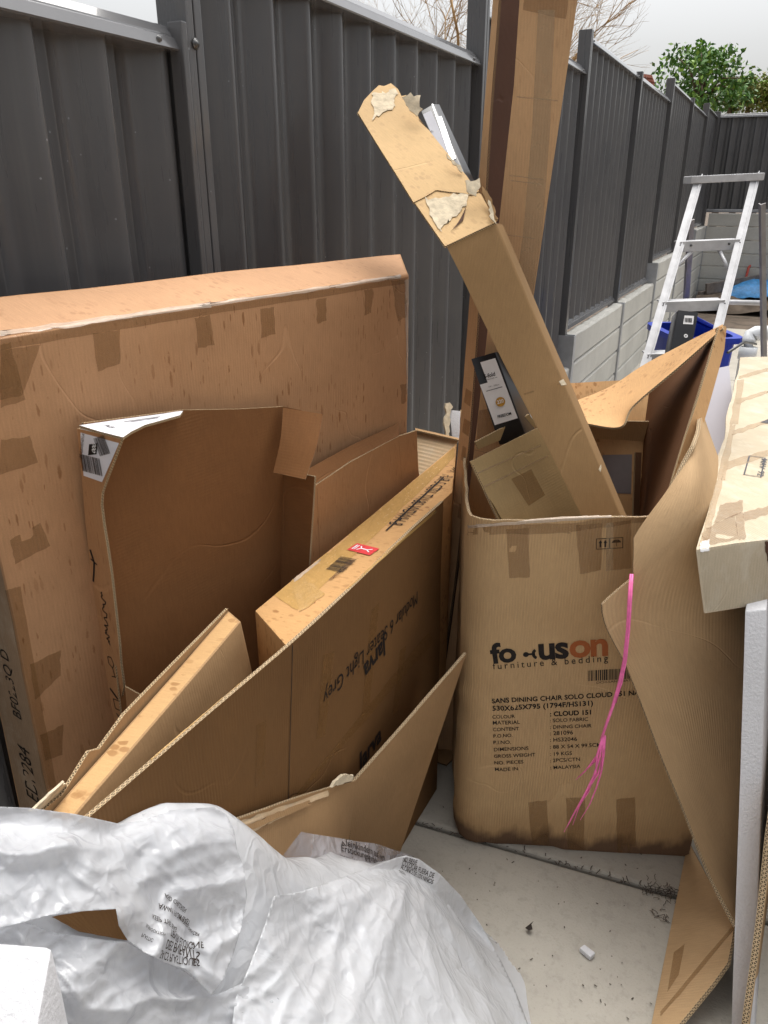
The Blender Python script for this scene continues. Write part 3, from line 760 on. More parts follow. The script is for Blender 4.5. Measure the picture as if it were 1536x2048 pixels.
# ---- trees and roof beyond the fences
def leaf_tree(name, base, h, cx, cz, rx, rz, n, label, seed, mats, lsz=0.16):
    r = random.Random(seed)
    t = thing(name, base, label, 'tree'); B = Vector(base)
    C = V(B.x+cx, B.y, cz)
    trk = [B, B+V(0.05, 0, (cz-B.z)*0.4), C+V(0, 0, -rz*0.5), C+V(0.1, 0, rz*0.2)]
    tube('trunk', trk, [0.12, 0.10, 0.07, 0.03], M['bark'], t, 7)
    clumps = []
    for i in range(38):
        while True:
            p = V(r.uniform(-1, 1), r.uniform(-1, 1), r.uniform(-1, 1))
            if 0.25 < p.length < 1: break
        q = C+V(p.x*rx, p.y*rx, p.z*rz); clumps.append((q, r.uniform(0.22, 0.42)*rx))
        if i % 3 == 0: tube('branch', [C+V(0, 0, -rz*0.4), (q+C)/2+V(0, 0, 0.1), q], [0.045, 0.03, 0.01], M['bark'], t, 5)
    for mi, m in enumerate(mats):
        vs, fs = [], []
        for q, cr_ in clumps:
            for k in range(n):
                if r.random() > (0.72 if mi == 0 else 0.28): continue
                d = V(r.gauss(0, 1), r.gauss(0, 1), r.gauss(0, 1)).normalized()*cr_*r.random()**0.4
                p = q+d; a = V(r.gauss(0, 1), r.gauss(0, 1), r.gauss(0, 1)-0.6).normalized()*lsz*r.uniform(0.6, 1.2)
                b = a.cross(V(r.gauss(0, 1), r.gauss(0, 1), r.gauss(0, 1))).normalized()*lsz*0.28
                k_ = len(vs); vs += [p, p+a*0.45+b, p+a, p+a*0.45-b]; fs.append((k_, k_+1, k_+2, k_+3))
        mesh_obj('foliage', vs, fs, m, t)
    return t
c = at(1402, 165, 21)
leaf_tree('leafy_tree', (c.x, c.y, 0), 5, 0, c.z-0.1, 1.12, 0.98, 80, 'bushy green leafy tree beyond the corner of the fences', 11, (M['leaf'], M['leaf_y']))
c = at(1470, 150, 23)
leaf_tree('leafy_tree', (c.x, c.y, 0), 5, 0, c.z-0.5, 0.55, 0.55, 40, 'smaller loose green tree just right of the bushy one', 5, (M['leaf'], M['leaf_olive']))
for (x, y, rx, lb, sd_) in ((1500, 190, 0.7, 'yellowish green shrub above the far fence, left of the other', 21), (1545, 182, 0.8, 'yellowish green shrub above the far fence at the right edge', 22)):
    c = at(x, y, 24); leaf_tree('shrub', (c.x, c.y, 0), 4, 0, c.z, rx, 0.45, 60, lb, sd_, (M['leaf_olive'], M['leaf_y']), 0.12)
def twig_tree(name, base, label, seed, ht, spread, levels=5):
    r = random.Random(seed); B = Vector(base); t = thing(name, base, label, 'tree'); big = []; vs, fs = [], []
    def grow(p, d, L, rad, lv):
        pts = [p]; q = p.copy()
        if p.x > -1.75: return
        for i in range(3):
            d = (d+V(r.gauss(0, .16), r.gauss(0, .16), r.gauss(0.02, .10))).normalized(); q = q+d*L/3; pts.append(q.copy())
        if max(q_.x for q_ in pts) > -1.4: return
        if lv <= 1: big.append((pts, rad))
        else:
            k = len(vs); a = d.cross(V(r.gauss(0, 1), r.gauss(0, 1), r.gauss(0, 1))).normalized(); b = d.cross(a)
            for i, pp in enumerate(pts):
                rr = rad*(1-i*0.2)
                for m_ in range(3): an = 2*pi*m_/3; vs.append(pp+a*cos(an)*rr+b*sin(an)*rr)
                if i:
                    for m_ in range(3): j = k+(i-1)*3; fs.append((j+m_, j+(m_+1) % 3, j+3+(m_+1) % 3, j+3+m_))
        if lv >= levels: return
        for c_ in range(r.choice((3, 4, 4, 5)) if lv else 7):
            s_ = pts[r.choice((1, 2, 3, 3))]; nd_ = (d+V(r.gauss(0, spread), r.gauss(0, spread), r.gauss(0.08, spread*0.7))).normalized()
            grow(s_, nd_, L*r.uniform(0.55, 0.8), rad*r.uniform(0.45, 0.62), lv+1)
    grow(B, V(0, 0, 1), ht, 0.034, 0)
    for pts, rad in big: tube('branch', pts, [rad, rad*.85, rad*.7, rad*.55], M['twig'], t, 6)
    mesh_obj('twigs', vs, fs, M['twig'], t)
    return t
c = at(850, 60, 6.6); twig_tree('bare_tree', (c.x, c.y, 0.6), 'bare orange-brown twiggy tree behind the fence left of the tall carton', 4, 1.7, 0.5, 6)
c = at(1150, 40, 8.5); twig_tree('bare_tree', (c.x-0.6, c.y, 1.2), 'bare thin-twigged tree behind the fence right of the tall carton', 9, 1.1, 0.3, 5)
reed = thing('reed_clump', at(520, -40, 4.0), 'pale dry reed stalks rising above the fence at the upper left', 'reeds')
for i, (x0, y0, x1, y1) in enumerate(((486, 6, 500, -60), (510, 30, 525, -40), (535, 20, 548, -50), (552, 34, 578, -40), (498, 30, 492, -50))):
    a, b = at(x0*1.0, y0+60, 4.2), at(x1*1.0, y1, 4.2)
    tube('stalk', [a-V(0, 0, 0.5), a, (a+b)/2+V(0.01, 0, 0), b], [0.009, 0.008, 0.007, 0.005], M['leaf_olive'], reed, 5)
hr = thing('tiled_house_roof', at(1285, 165, 30), 'red tiled house roof corner showing above the fence', 'roof')
p0, p1, p2, p3 = at(1200, 135, 31), at(1304, 150, 29.5), at(1330, 215, 29.5), at(1200, 215, 31)
N = 9
for j in range(N):
    f0, f1 = j/N, (j+1)/N
    a0, a1 = p0.lerp(p3, f0), p1.lerp(p2, f0); b0, b1 = p0.lerp(p3, f1), p1.lerp(p2, f1)
    nrm = (a1-a0).cross(b0-a0).normalized()
    if nrm.dot(O-a0) < 0: nrm = -nrm
    for i in range(8):
        q0, q1 = a0.lerp(a1, i/8), a0.lerp(a1, (i+0.96)/8); s0, s1 = b0.lerp(b1, i/8), b0.lerp(b1, (i+0.96)/8)
        vs = [q0, q1, s1+nrm*0.05, s0+nrm*0.05, q0-nrm*0.04, q1-nrm*0.04, s1, s0]
        mesh_obj('roof_tile', vs, [(0, 1, 2, 3), (7, 6, 5, 4), (0, 4, 5, 1), (1, 5, 6, 2), (2, 6, 7, 3), (3, 7, 4, 0)], M['roof'], hr)
boxes_mesh('wall', [(p3-V(0, 0, 4), p2-p3, V(0, 0.3, 0), V(0, 0, 4))], M['brick'], hr)

# ================================================================== ladder and what stands near it
def make_ladder():
    T = 3.85
    L = thing('step_ladder', (at(1400, 1000, T).x, at(1400, 1000, T).y, 0), 'scuffed aluminium step ladder standing open behind the cartons', 'ladder')
    tl, tr = at(1398, 358, T-0.05), at(1512, 352, T-0.05)
    fl, fr = at(1293, 720, T-0.42), at(1422, 712, T-0.42)
    def extend(a, b):
        d = (b-a); return a+d*((0.0-a.z)/d.z)
    fl, fr = extend(tl, fl), extend(tr, fr)
    ac = (tr-tl).normalized()
    back = FW.copy(); back.z = 0; back.normalize()
    for a, b in ((tl, fl), (tr, fr)):
        r_ = boxes_mesh('front_rail', [bar(a, b, 0.040, 0.004, ac), (bar(a+back*0.035+ac*0.018, b+back*0.035+ac*0.018, 0.004, 0.066, ac))], M['alu'], L)
    # treads
    zt = [gz_ for gz_ in (at(1400, 486, T-0.12).z, at(1400, 604, T-0.24).z, at(1400, 706, T-0.34).z)]
    step = zt[0]-zt[1]; zs = [zt[0], zt[1], zt[2], zt[2]-step*0.95, zt[2]-step*1.9]
    for z in zs:
        fa = (tl.z-z)/(tl.z-fl.z); p = tl.lerp(fl, fa); q = tr.lerp(fr, fa)
        tr_ = boxes_mesh('tread', [(p-back*0.004-V(0, 0, 0.036), q-p, back*0.006, V(0, 0, 0.046)), (p+back*0.0021+V(0, 0, 0.004), q-p, back*0.085, V(0, 0, 0.006))], M['alu'], L)
        for f in (0.0, 0.18, 0.82, 1.0):
            if f in (0.18, 0.82) and z != zs[0]: continue
            c_ = p.lerp(q, f)-V(0, 0, 0.008); tube('rivet', [c_-back*0.004, c_-back*0.009], 0.006, M['rivet'], tr_, 6)
    boxes_mesh('top_cap', [(at(1382, 362, T-0.08)-V(0, 0, 0.012), at(1529, 355, T-0.08)-at(1382, 362, T-0.08), back*0.11, V(0, 0, 0.034))], M['alu'], L, bevel=0.004)
    p0, q0 = tl.lerp(fl, 0.0), tr.lerp(fr, 0.0)
    fa = (tl.z-zs[0])/(tl.z-fl.z)
    for s, a, b in ((1, tl, fl), (-1, tr, fr)):
        p = a.lerp(b, fa)+ac*0.09*s+V(0, 0, -0.02)+back*0.03; q = a.lerp(b, fa+0.075)+back*0.03
        tube('brace', [p, q], 0.009, M['alu'], L, 6)
    for (x0, y0, x1, y1) in ((1378, 440, 1366, 640), (1520, 408, 1524, 700)):
        a = at(x0, y0, T+0.12); b = at(x1, y1, T+0.62); b = extend(a, b)
        boxes_mesh('rear_leg', [bar(a, b, 0.028, 0.004, back), bar(a+ac*0.014, b+ac*0.014, 0.028, 0.005, ac)], M['alu_side'], L)
    a, b = at(1372, 602, T+0.5), at(1522, 606, T+0.5)
    tube('rear_rung', [a, b], 0.014, M['alu'], L, 8)
    a, b = at(1456, 705, T-0.25), at(1512, 688, T+0.5)
    tube('spreader', [a, (a+b)/2+V(0, 0, 0.03), b], 0.007, M['rivet'], L, 6)
make_ladder()

def make_tub():
    c = [at(1332, 655, 4.25), at(1440, 655, 4.25)]
    zt = 0.90; base = (c[0]+c[1])/2; base.z = 0
    t = thing('blue_tub', base, 'blue plastic tub standing behind the ladder steps', 'tub')
    e = (c[1]-c[0]); e.z = 0; wd = e.length*1.05; e.normalize(); f = V(-e.y, e.x, 0); n = 9
    vs, fs = [], []
    def ring(wx, wy, z):
        k = len(vs); m = 24
        for i in range(m):
            a = 2*pi*i/m; cx = abs(cos(a))**0.35*(1 if cos(a) > 0 else -1); sy = abs(sin(a))**0.35*(1 if sin(a) > 0 else -1)
            vs.append(V(base.x, base.y, z)+e*cx*wx/2+f*sy*wy/2)
        return k
    ks = [ring(wd*0.8, 0.40, 0.0), ring(wd, 0.52, zt), ring(wd+0.06, 0.58, zt), ring(wd+0.06, 0.58, zt+0.03), ring(wd-0.02, 0.50, zt+0.03), ring(wd*0.8-0.02, 0.38, 0.02)]
    for a, b in zip(ks, ks[1:]):
        for i in range(24): fs.append((a+i, a+(i+1) % 24, b+(i+1) % 24, b+i))
    fs.append(tuple(range(24))[::-1]); fs.append(tuple(ks[-1]+i for i in range(24)))
    mesh_obj('body', vs, fs, M['blue'], t, smooth=False)
    lid = [at(1338, 650, 4.40), at(1440, 668, 4.40), at(1400, 632, 4.75), at(1330, 640, 4.75)]
    boxes_mesh('lid', [(at(1392, 640, 4.05)+V(0, 0, 0.0), at(1446, 668, 4.05)-at(1392, 640, 4.05), f*0.4, V(0, 0, 0.02))], M['blue'], t, bevel=0.006)
make_tub()

bb_front = [at(1357, 620, 3.34), at(1397, 625, 3.34), at(1374, 760, 3.30), at(1328, 760, 3.30)]
bbx = thing('track_box', bb_front[3]*1.0, 'upright black box with white barcode label standing at the ladder', 'box')
lowv = (bb_front[3]-bb_front[0]).normalized()*0.75
body = carton('box_body', bbx, prism8([bb_front[0], bb_front[1], bb_front[2]+lowv, bb_front[3]+lowv], (bb_front[1]-bb_front[0]).cross(bb_front[3]-bb_front[0]).normalized()*-0.07 if (bb_front[1]-bb_front[0]).cross(bb_front[3]-bb_front[0]).dot(FW) < 0 else (bb_front[1]-bb_front[0]).cross(bb_front[3]-bb_front[0]).normalized()*0.07), [M['black_card']], bevel=0.002, warp=0.0004)
BASE[bbx.name] = BASE[bbx.name]
lab = lay('label', bbx, [body], [(1369, 631), (1388, 632), (1386, 649), (1366, 648)], M['white'], res=2)
rects(bbx, [body], (1369, 646), (1384, 647), bars(3, 0.62, 0.10), M['ink'], 'barcode', 0.0016)
s_ = Surf([body], (1365, 672), (1378, 672))
ring = [(0.5*s_.L*(1+0.62*cos(a)), 0.5*s_.L*(0.62*sin(a))) for a in np.linspace(0, 2*pi, 13)[:-1]] + [(0.5*s_.L*(1+0.25*cos(a)), 0.5*s_.L*(0.25*sin(a))) for a in np.linspace(0, 2*pi, 13)[:-1]]
s_.draw('round_mark', bbx, ring, [[i, (i+1) % 12, 12+(i+1) % 12, 12+i] for i in range(12)], M['white_ink'], 0.0016)
rects(bbx, [body], (1350, 640), (1352, 648), [(0.0, -0.25+0.0*i, 0.0001, -0.2) for i in range(1)], M['white_ink'], 'side_print')

pp = [at(1496, 800, 5.2), at(1496, 700, 5.2), at(1497, 682, 5.2), at(1502, 672, 5.2), at(1512, 667, 5.2), at(1540, 666, 5.2), at(1600, 666, 5.2)]
pp[0] = V(pp[1].x, pp[1].y, 0.0)
dp = thing('drain_pipe', pp[0], 'white plastic drain pipe with an elbow behind the ladder', 'pipe')
tube('riser', pp, 0.050, M['pvc'], dp, 14)
tube('collar', [pp[1]+V(0, 0, -0.06), pp[1]+V(0, 0, 0.02)], 0.058, M['pvc'], dp, 14)
q = [at(1432, 738, 2.95), at(1456, 734, 2.95), at(1472, 900, 2.85), at(1462, 990, 2.8), at(1400, 990, 2.8), at(1400, 745, 2.95)]
fr = plane_frame(q[0], q[1], q[2])
tag(panel('white_board', None, fr, None, [M['plastic_white'], M['plastic_white']], 0.02, 0.2, pts=[q[5], q[1], at(1475, 935, 2.83), V(at(1478, 960, 2.8).x, at(1478, 960, 2.8).y, 0.0), V(at(1400, 960, 2.8).x, at(1400, 960, 2.8).y, 0.0)], base=V(q[2].x, q[2].y, 0)), 'smooth white board standing upright between ladder and pale carton', 'board')

# ================================================================== bed frame carton against the fence
d_q = V(0.1473, 0.9891, 0); n_q = V(0.9891, -0.1473, 0)
TLf = V(-1.0045, 0.706, 1.43); TRf = gz(818, 551, 1.43); TRb = gz(800, 508, 1.470); TLb = V(-1.145, 0.76, 1.470)
qc = thing('bed_carton', (-0.95, 1.2, 0), 'large flat rain-marked carton standing upright against the fence', 'carton')
qb = carton('carton_body', qc, [(-1.0045, 0.706, 0), (TRf.x, TRf.y, 0), (TRf.x-0.15, TRf.y+0.06, 0), (-1.128, 0.704, 0), TLf, TRf, TRb, TLb], [M['queen'], M['queen_top'], M['queen_end']], (0, 1, 0, 0, 0, 2), bevel=0.007, warp=0.005)
for q in ([(0, 700), (80, 690), (45, 790), (-5, 800)], [(0, 690), (20, 685), (50, 800), (0, 815)],
          [(185, 668), (240, 660), (240, 728), (195, 742)], [(388, 636), (420, 630), (428, 690), (397, 696)], [(520, 618), (548, 614), (550, 668), (523, 676)], [(632, 598), (652, 595), (652, 640), (634, 648)], [(728, 580), (745, 576), (742, 625), (729, 630)],
          [(782, 562), (818, 556), (814, 632), (795, 644)], [(800, 770), (818, 765), (818, 800), (803, 808)],
          [(20, 1080), (80, 1045), (100, 1090), (30, 1130)], [(60, 1330), (120, 1300), (120, 1350), (70, 1400)], [(80, 1470), (125, 1450), (125, 1510), (90, 1520)], [(0, 880), (60, 872), (75, 925), (0, 950)]):
    lay('tape', qc, [qb], q, M['tape'], res=5, jag=1.5)
lay('seam_tape', qc, [qb], [(0, 676), (400, 616), (402, 632), (0, 700)], M['tape'], res=10, jag=1)
lay('seam_tape', qc, [qb], [(400, 616), (815, 555), (815, 566), (402, 632)], M['tape'], res=10, jag=1)
lay('seam_tape', qc, [qb], [(0, 664), (420, 606), (420, 614), (0, 674)], M['tape_shine'], eps=0.0014, res=16, jag=2.5)
lay('seam_tape', qc, [qb], [(420, 607), (800, 551), (802, 556), (420, 613)], M['tape_shine'], eps=0.0014, res=16, jag=2)
lay('corner_tape', qc, [qb], [(808, 560), (819, 558), (819, 850), (815, 850)], M['tape_shine'], res=12, jag=1)
lay('corner_tape', qc, [qb], [(12, 1180), (40, 1172), (112, 1570), (92, 1580)], M['tape'], eps=0.0012, res=12, jag=1)
write(qc, [qb], 'EDP284', (80, 1608), (59, 1502), M['ink'], name='lettering', hs=1.5)
write(qc, [qb], 'BF0223Q D', (45, 1440), (16, 1304), M['ink'], hs=1.5)
rects(qc, [qb], (485, 590), (486, 900), [(0, 0, 1, 0.004)], M['tape'], 'crease'); rects(qc, [qb], (738, 560), (737, 900), [(0, 0, 1, 0.003)], M['tape'], 'crease')

# ---- torn open tray carton leaning on it
PB = TLf+n_q*0.030; PF = TLf+n_q*0.118
frB = (V(PB.x, PB.y, 0.4), d_q, V(0, 0, 1), n_q); frF = (V(PF.x, PF.y, 0.4), d_q, V(0, 0, 1), n_q)
def onB(x, y): return on(x, y, PB, n_q)
def onF(x, y): return on(x, y, PF, n_q)
tb = onB(225, 1560); tray = thing('open_tray_carton', (tb.x, tb.y, 0), 'shallow brown carton with its front torn away and a white corner label', 'carton')
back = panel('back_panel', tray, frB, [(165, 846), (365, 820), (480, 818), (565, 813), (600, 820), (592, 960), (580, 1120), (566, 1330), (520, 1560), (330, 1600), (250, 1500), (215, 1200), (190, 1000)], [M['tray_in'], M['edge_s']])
frW = facing((onB(159, 858), n_q, V(0, 0, 1), -d_q))
strip = panel('left_side', tray, frW, [(157, 856), (200, 866), (246, 877), (232, 915), (216, 955), (205, 985), (203, 1010), (208, 1050), (214, 1085), (224, 1150), (231, 1210), (240, 1290), (243, 1330), (249, 1372), (243, 1400), (254, 1440), (262, 1500), (268, 1560), (240, 1560), (228, 1500), (213, 1400), (190, 1210), (171, 1030)], [M['tray'], M['edge_s']], cell=0.03, warp=wob(2, 0.002))
topn = [onB(160, 853), onB(260, 838), onB(330, 829), onB(366, 823)]
frP = facing((topn[0], (topn[3]-topn[0]).normalized(), n_q, (topn[3]-topn[0]).normalized().cross(n_q)))
top = panel('top_wall', tray, frP, [(159, 854), (260, 839), (330, 829), (358, 824), (366, 824), (360, 832), (325, 842), (290, 852), (262, 866), (246, 877), (200, 866)], [M['label'], M['edge_s']], th=0.004, cell=0.03, warp=wob(3, 0.002))
g2 = onB(596, 945); gg = [onB(563, 838), onB(566, 1330), onB(566, 1330)+n_q*0.085, onB(563, 838)+n_q*0.06]
rw = panel('right_side', tray, plane_frame(onB(566, 950), onB(560, 1330), onB(566, 950)+n_q*0.08), None, [M['tray_in'], M['edge_s']], pts=[onB(566, 940), onB(560, 1400), onB(560, 1400)+n_q*0.07+d_q*0.02, onB(566, 940)+n_q*0.088+d_q*0.03])
def onO(x, y, k): return on(x, y, PB+n_q*k, n_q)
e0, e1, e2, e3 = onO(566, 816, 0.015), onO(645, 829, 0.075), onO(611, 959, 0.095), onO(547, 945, 0.035)
fl_ = patch('folded_corner_flap', tray, [[e0, e1], [e3.lerp(e0, .5)+n_q*0.006, e2.lerp(e1, .5)+n_q*0.006], [e3, e2]], [M['tray_in'], M['edge_s']], 0.005, 6)
inn2 = patch('inner_flap', tray, [[on(250, 1372, frW[0], frW[3]), onB(272, 1385)+n_q*0.04], [on(256, 1440, frW[0], frW[3]), onB(278, 1440)+n_q*0.04]], [M['tray'], M['edge_s']], 0.004, 3)
# white address label over the corner
lb = lay('label', tray, [strip], [(161, 858), (243, 877), (205, 964), (168, 951)], M['label'], res=6)
lay('printed_block', tray, [strip], [(180, 888), (197, 886), (195, 908), (178, 910)], M['ink'], eps=0.0018, res=2)
write(tray, [strip], '000', (193, 907), (195, 888), M['white_ink'], bold=0.02, name='lettering', hs=1.0, eps=0.0026)
rects(tray, [strip], (202, 912), (226, 905), bars(5, 0.85, 0.0), M['ink_soft'], 'barcode', 0.0018)
rects(tray, [strip], (167, 943), (208, 954), bars(6, 0.55, 0.03), M['ink_soft'], 'barcode', 0.0018)
write(tray, [strip], '2VRBVRH01A', (166, 918), (171, 868), M['ink_soft'], name='lettering', eps=0.0018, hs=1.2)
write(tray, [top], 'AB', (205, 851), (222, 857), M['ink'], name='lettering', hs=0.6, eps=0.001)
rects(tray, [top], (240, 846), (330, 833), [(0.1, 0, 0.9, 0.03), (0.2, -.06, 0.8, -.03)], M['ink_grey'], 'print', 0.001)
polys(tray, [strip], (183, 1100), (200, 1250), stroke([(0, -.02), (0.15, .03), (0.3, 0), (0.42, -.03)], 0.03)+stroke([(0.12, -0.03), (0.16, 0.08)], 0.02), M['marker'], 'marker_scrawl')
r = random.Random(4); zz = [(0.0, 0.0)]
for i in range(40): zz.append((i/40, r.uniform(-0.05, 0.08)))
polys(tray, [strip], (205, 1185), (216, 1290), stroke(zz, 0.022), M['marker'], 'marker_scrawl')
polys(tray, [strip], (213, 1312), (224, 1352), stroke([(0, 0.1), (0.0, 0.35), (0.35, 0.42), (0.55, 0.25), (0.35, 0.05), (0, 0.1)], 0.05)+stroke([(0.55, 0.25), (1.0, 0.25)], 0.05)+stroke([(1.0, 0.0), (1.0, 0.5)], 0.05), M['ink'], 'pictogram')
polys(tray, [strip], (218, 1375), (232, 1440), stroke([(0, 0.05), (0.25, 0.3)], 0.07)+stroke([(0.3, 0.1), (0.6, 0.1), (0.6, 0.38), (0.3, 0.38), (0.3, 0.1)], 0.03)+stroke([(0.75, 0.1), (0.95, 0.3), (0.8, 0.38)], 0.04), M['ink'], 'pictogram')
# its front panel, swung open to the right like a door
dA, dB, dC = onB(603, 985)+n_q*0.035, onB(835, 860)-n_q*0.012, onB(600, 1240)+n_q*0.03
frD = plane_frame(dA, dB, dC)
door = panel('swung_front_panel', tray, frD, [(603, 986), (700, 924), (798, 872), (833, 861), (836, 940), (845, 1010), (850, 1100), (840, 1250), (600, 1330), (601, 1180), (602, 1080)], [M['tray'], M['edge_s']], cell=0.04)
fo = panel('folded_strip', tray, plane_frame(on(603, 985, frD[0], frD[3]), on(798, 872, frD[0], frD[3]), on(797, 846, frD[0], frD[3])-n_q*0.03), [(602, 984), (798, 871), (797, 846), (700, 892), (611, 941)], [M['tray_in'], M['edge_s']], cell=0.04)
rects(tray, [door], (633, 975), (640, 1150), [(0, 0, 1, 0.008)], M['tape'], 'crease')
rects(tray, [door], (797, 880), (803, 960), [(0, 0, 1, 0.012)], M['tape'], 'crease')

# ---- crushed carton and foam scrap in the gap by the fence
cc = thing('crushed_carton', gz(880, 1000, 0.6)*1.0, 'crushed carton with corrugations showing, wedged by the fence', 'carton')
cc.location.z = 0; BASE[cc.name] = Vector(cc.location)
k0 = [at(832, 862, 2.62), at(915, 882, 2.55), at(925, 1010, 2.45), at(836, 980, 2.5)]
panel('torn_side', cc, plane_frame(k0[0], k0[1], k0[3]), None, [M['scrap'], M['edge_s']], pts=[k0[0], k0[1], k0[2]+V(0, 0, -0.6), k0[3]+V(0, 0, -0.6)], cell=0.03)
panel('rim', cc, plane_frame(at(832, 858, 2.66), at(915, 878, 2.58), at(915, 884, 2.5)), None, [M['flap'], M['edge_s']], pts=[at(830, 858, 2.66), at(917, 877, 2.58), at(917, 884, 2.53), at(830, 864, 2.6)])
sc = thing('foam_scrap', at(912, 860, 2.75), 'torn white foam offcut sticking up behind the crushed carton', 'foam')
carton('foam_piece', sc, prism8([at(899, 820, 2.72), at(925, 823, 2.72), at(925, 885, 2.7), at(905, 878, 2.7)], FW*0.04), [M['foam']], bevel=0.003)
panel('torn_card', sc, plane_frame(at(890, 805, 2.70), at(902, 815, 2.72), at(893, 870, 2.69)), [(889, 806), (897, 804), (903, 813), (899, 822), (896, 875), (890, 872), (886, 838), (890, 830)], [M['torn'], M['torn']], th=0.006, cell=0.02, jag=0.003)

# ================================================================== TV unit carton inside the open sofa carton
ZF = 0.90
fu = [gz(572, 1292, ZF), gz(905, 984, ZF), gz(915, 887, ZF), gz(510, 1222, ZF)]
fc = thing('tv_unit_carton', (fu[0].x, fu[0].y, 0), 'thin orange carton with upside-down model number, standing in the big open carton', 'carton')
dn = V(-0.01, 0.02, -0.70)
fub = carton('carton_body', fc, [fu[0]+dn, fu[1]+dn, fu[2]+dn, fu[3]+dn, *fu], [M['fur']], bevel=0.004, warp=0.003, cell=0.07)
lay('seam_tape', fc, [fub], [(548, 1192), (800, 985), (822, 1000), (595, 1222)], M['tape_gold'], res=12, jag=1)
lay('seam_tape', fc, [fub], [(800, 985), (908, 896), (910, 915), (822, 1000)], M['tape_gold'], res=8, jag=1)
lay('tape', fc, [fub], [(582, 1162), (600, 1148), (652, 1190), (600, 1225)], M['tape_gold'], res=6, jag=1.5, eps=0.0014)
lay('tape', fc, [fub], [(586, 1160), (640, 1118), (642, 1123), (590, 1166)], M['tape_shine'], res=8, jag=1.5, eps=0.002)
write(fc, [fub], 'FUR-S-CT01-TV180-WDWH-B', (885, 950), (776, 1049), M['ink'], hs=1.7, eps=0.0022)
rects(fc, [fub], (894, 956), (780, 1064), frame_rs(0, -0.03, 1, 0.115, 0.011), M['ink'], 'printed_frame', 0.0022)
write(fc, [fub], '899', (908, 935), (897, 944), M['ink'], hs=1.4, eps=0.0022)
rects(fc, [fub], (652, 1140), (682, 1114), bars(9, 0.55, -0.55), M['ink'], 'barcode', 0.0026)
write(fc, [fub], '9344100012993', (664, 1162), (696, 1134), M['ink_soft'], hs=1.0, eps=0.0022)
sg = Surf([fub], (694, 1101), (714, 1088))
sg.draw('red_stamp', fc, [(0, 0), (sg.L, 0), (sg.L, -sg.L*1.45), (0, -sg.L*1.45)], [(0, 1, 2, 3)], M['ink_red'], 0.0024)
fig = stroke([(0.25, -0.45), (0.5, -0.6), (0.75, -0.45)], 0.07)+stroke([(0.5, -0.6), (0.5, -0.95)], 0.1)+stroke([(0.3, -1.2), (0.5, -0.95), (0.7, -1.2)], 0.08)+[[(0.2, -0.15), (0.8, -0.15), (0.8, -0.22), (0.2, -0.22)], [(0.2, -0.28), (0.8, -0.28), (0.8, -0.33), (0.2, -0.33)]]
polys(fc, [fub], (694, 1101), (714, 1088), fig, M['label'], 'stamp_marks', 0.003)

# ---- the sofa carton itself: open top, print upside down
ZJ = 0.912
jl, jm, jr = gz(150, 1642, ZJ), gz(550, 1300, ZJ), gz(905, 990, ZJ)
jc = thing('sofa_carton', (jr.x-0.1, 1.2, 0), 'big open brown carton with upside-down sofa print, parallel to the fence', 'carton')
jn = V((jr-jl).y, -(jr-jl).x, 0).normalized(); ju = (jr-jl).normalized()
jA, jB = jl-ju*0.0, jr-ju*0.05
def jwarp(a, b): return 0.012*sin(a*3.0+0.5)*max(0, b)/0.88 + 0.004*noise.noise(V(a*4, b*4, 2))
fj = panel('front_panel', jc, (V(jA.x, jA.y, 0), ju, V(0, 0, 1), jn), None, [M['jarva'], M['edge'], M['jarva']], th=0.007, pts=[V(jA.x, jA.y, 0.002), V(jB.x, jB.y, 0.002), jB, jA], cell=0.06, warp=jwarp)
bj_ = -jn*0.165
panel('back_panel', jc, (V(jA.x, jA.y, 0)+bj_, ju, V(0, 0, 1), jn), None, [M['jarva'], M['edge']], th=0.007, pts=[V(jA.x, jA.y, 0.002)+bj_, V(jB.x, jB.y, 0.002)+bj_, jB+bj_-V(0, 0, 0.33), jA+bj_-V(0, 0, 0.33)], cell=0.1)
panel('end_panel', jc, plane_frame(V(jB.x, jB.y, 0), V(jB.x, jB.y, 0)+bj_, jB), None, [M['jarva'], M['edge']], pts=[V(jB.x, jB.y, 0.002)-jn*0.006, V(jB.x, jB.y, 0.002)+bj_, jB+bj_-V(0, 0, 0.33), jB-jn*0.006-V(0, 0, 0.33)], cell=0.1)
write(jc, [fj], 'Modular 6 Seater Light Grey', (834, 1182), (646, 1384), M['ink'], hs=1.25)
write(jc, [fj], 'Jarva', (771, 1272), (726, 1332), M['ink'], bold=0.03, hs=1.2)
write(jc, [fj], 'Jarva', (716, 1545), (762, 1478), M['ink'], bold=0.03, hs=1.2)
for q in ([(646, 1310), (668, 1302), (650, 1470), (632, 1480)], [(742, 1220), (758, 1205), (738, 1420), (722, 1435)], [(800, 1300), (812, 1290), (795, 1420), (783, 1432)], [(512, 1450), (532, 1440), (528, 1560), (510, 1575)]):
    lay('tape', jc, [fj], q, M['tape'], res=5)
lay('tape', jc, [fj], [(858, 1262), (866, 1284), (600, 1590), (582, 1600)], M['tape'], res=14, jag=1.2)
rects(jc, [fj], (584, 1290), (576, 1600), [(0, 0, 1, 0.006)], M['ink_soft'], 'crease')
lay('seam_tape', jc, [fj], [(300, 1518), (870, 1020), (872, 1024), (303, 1522)], M['tape_gold'], res=16, jag=0.8)

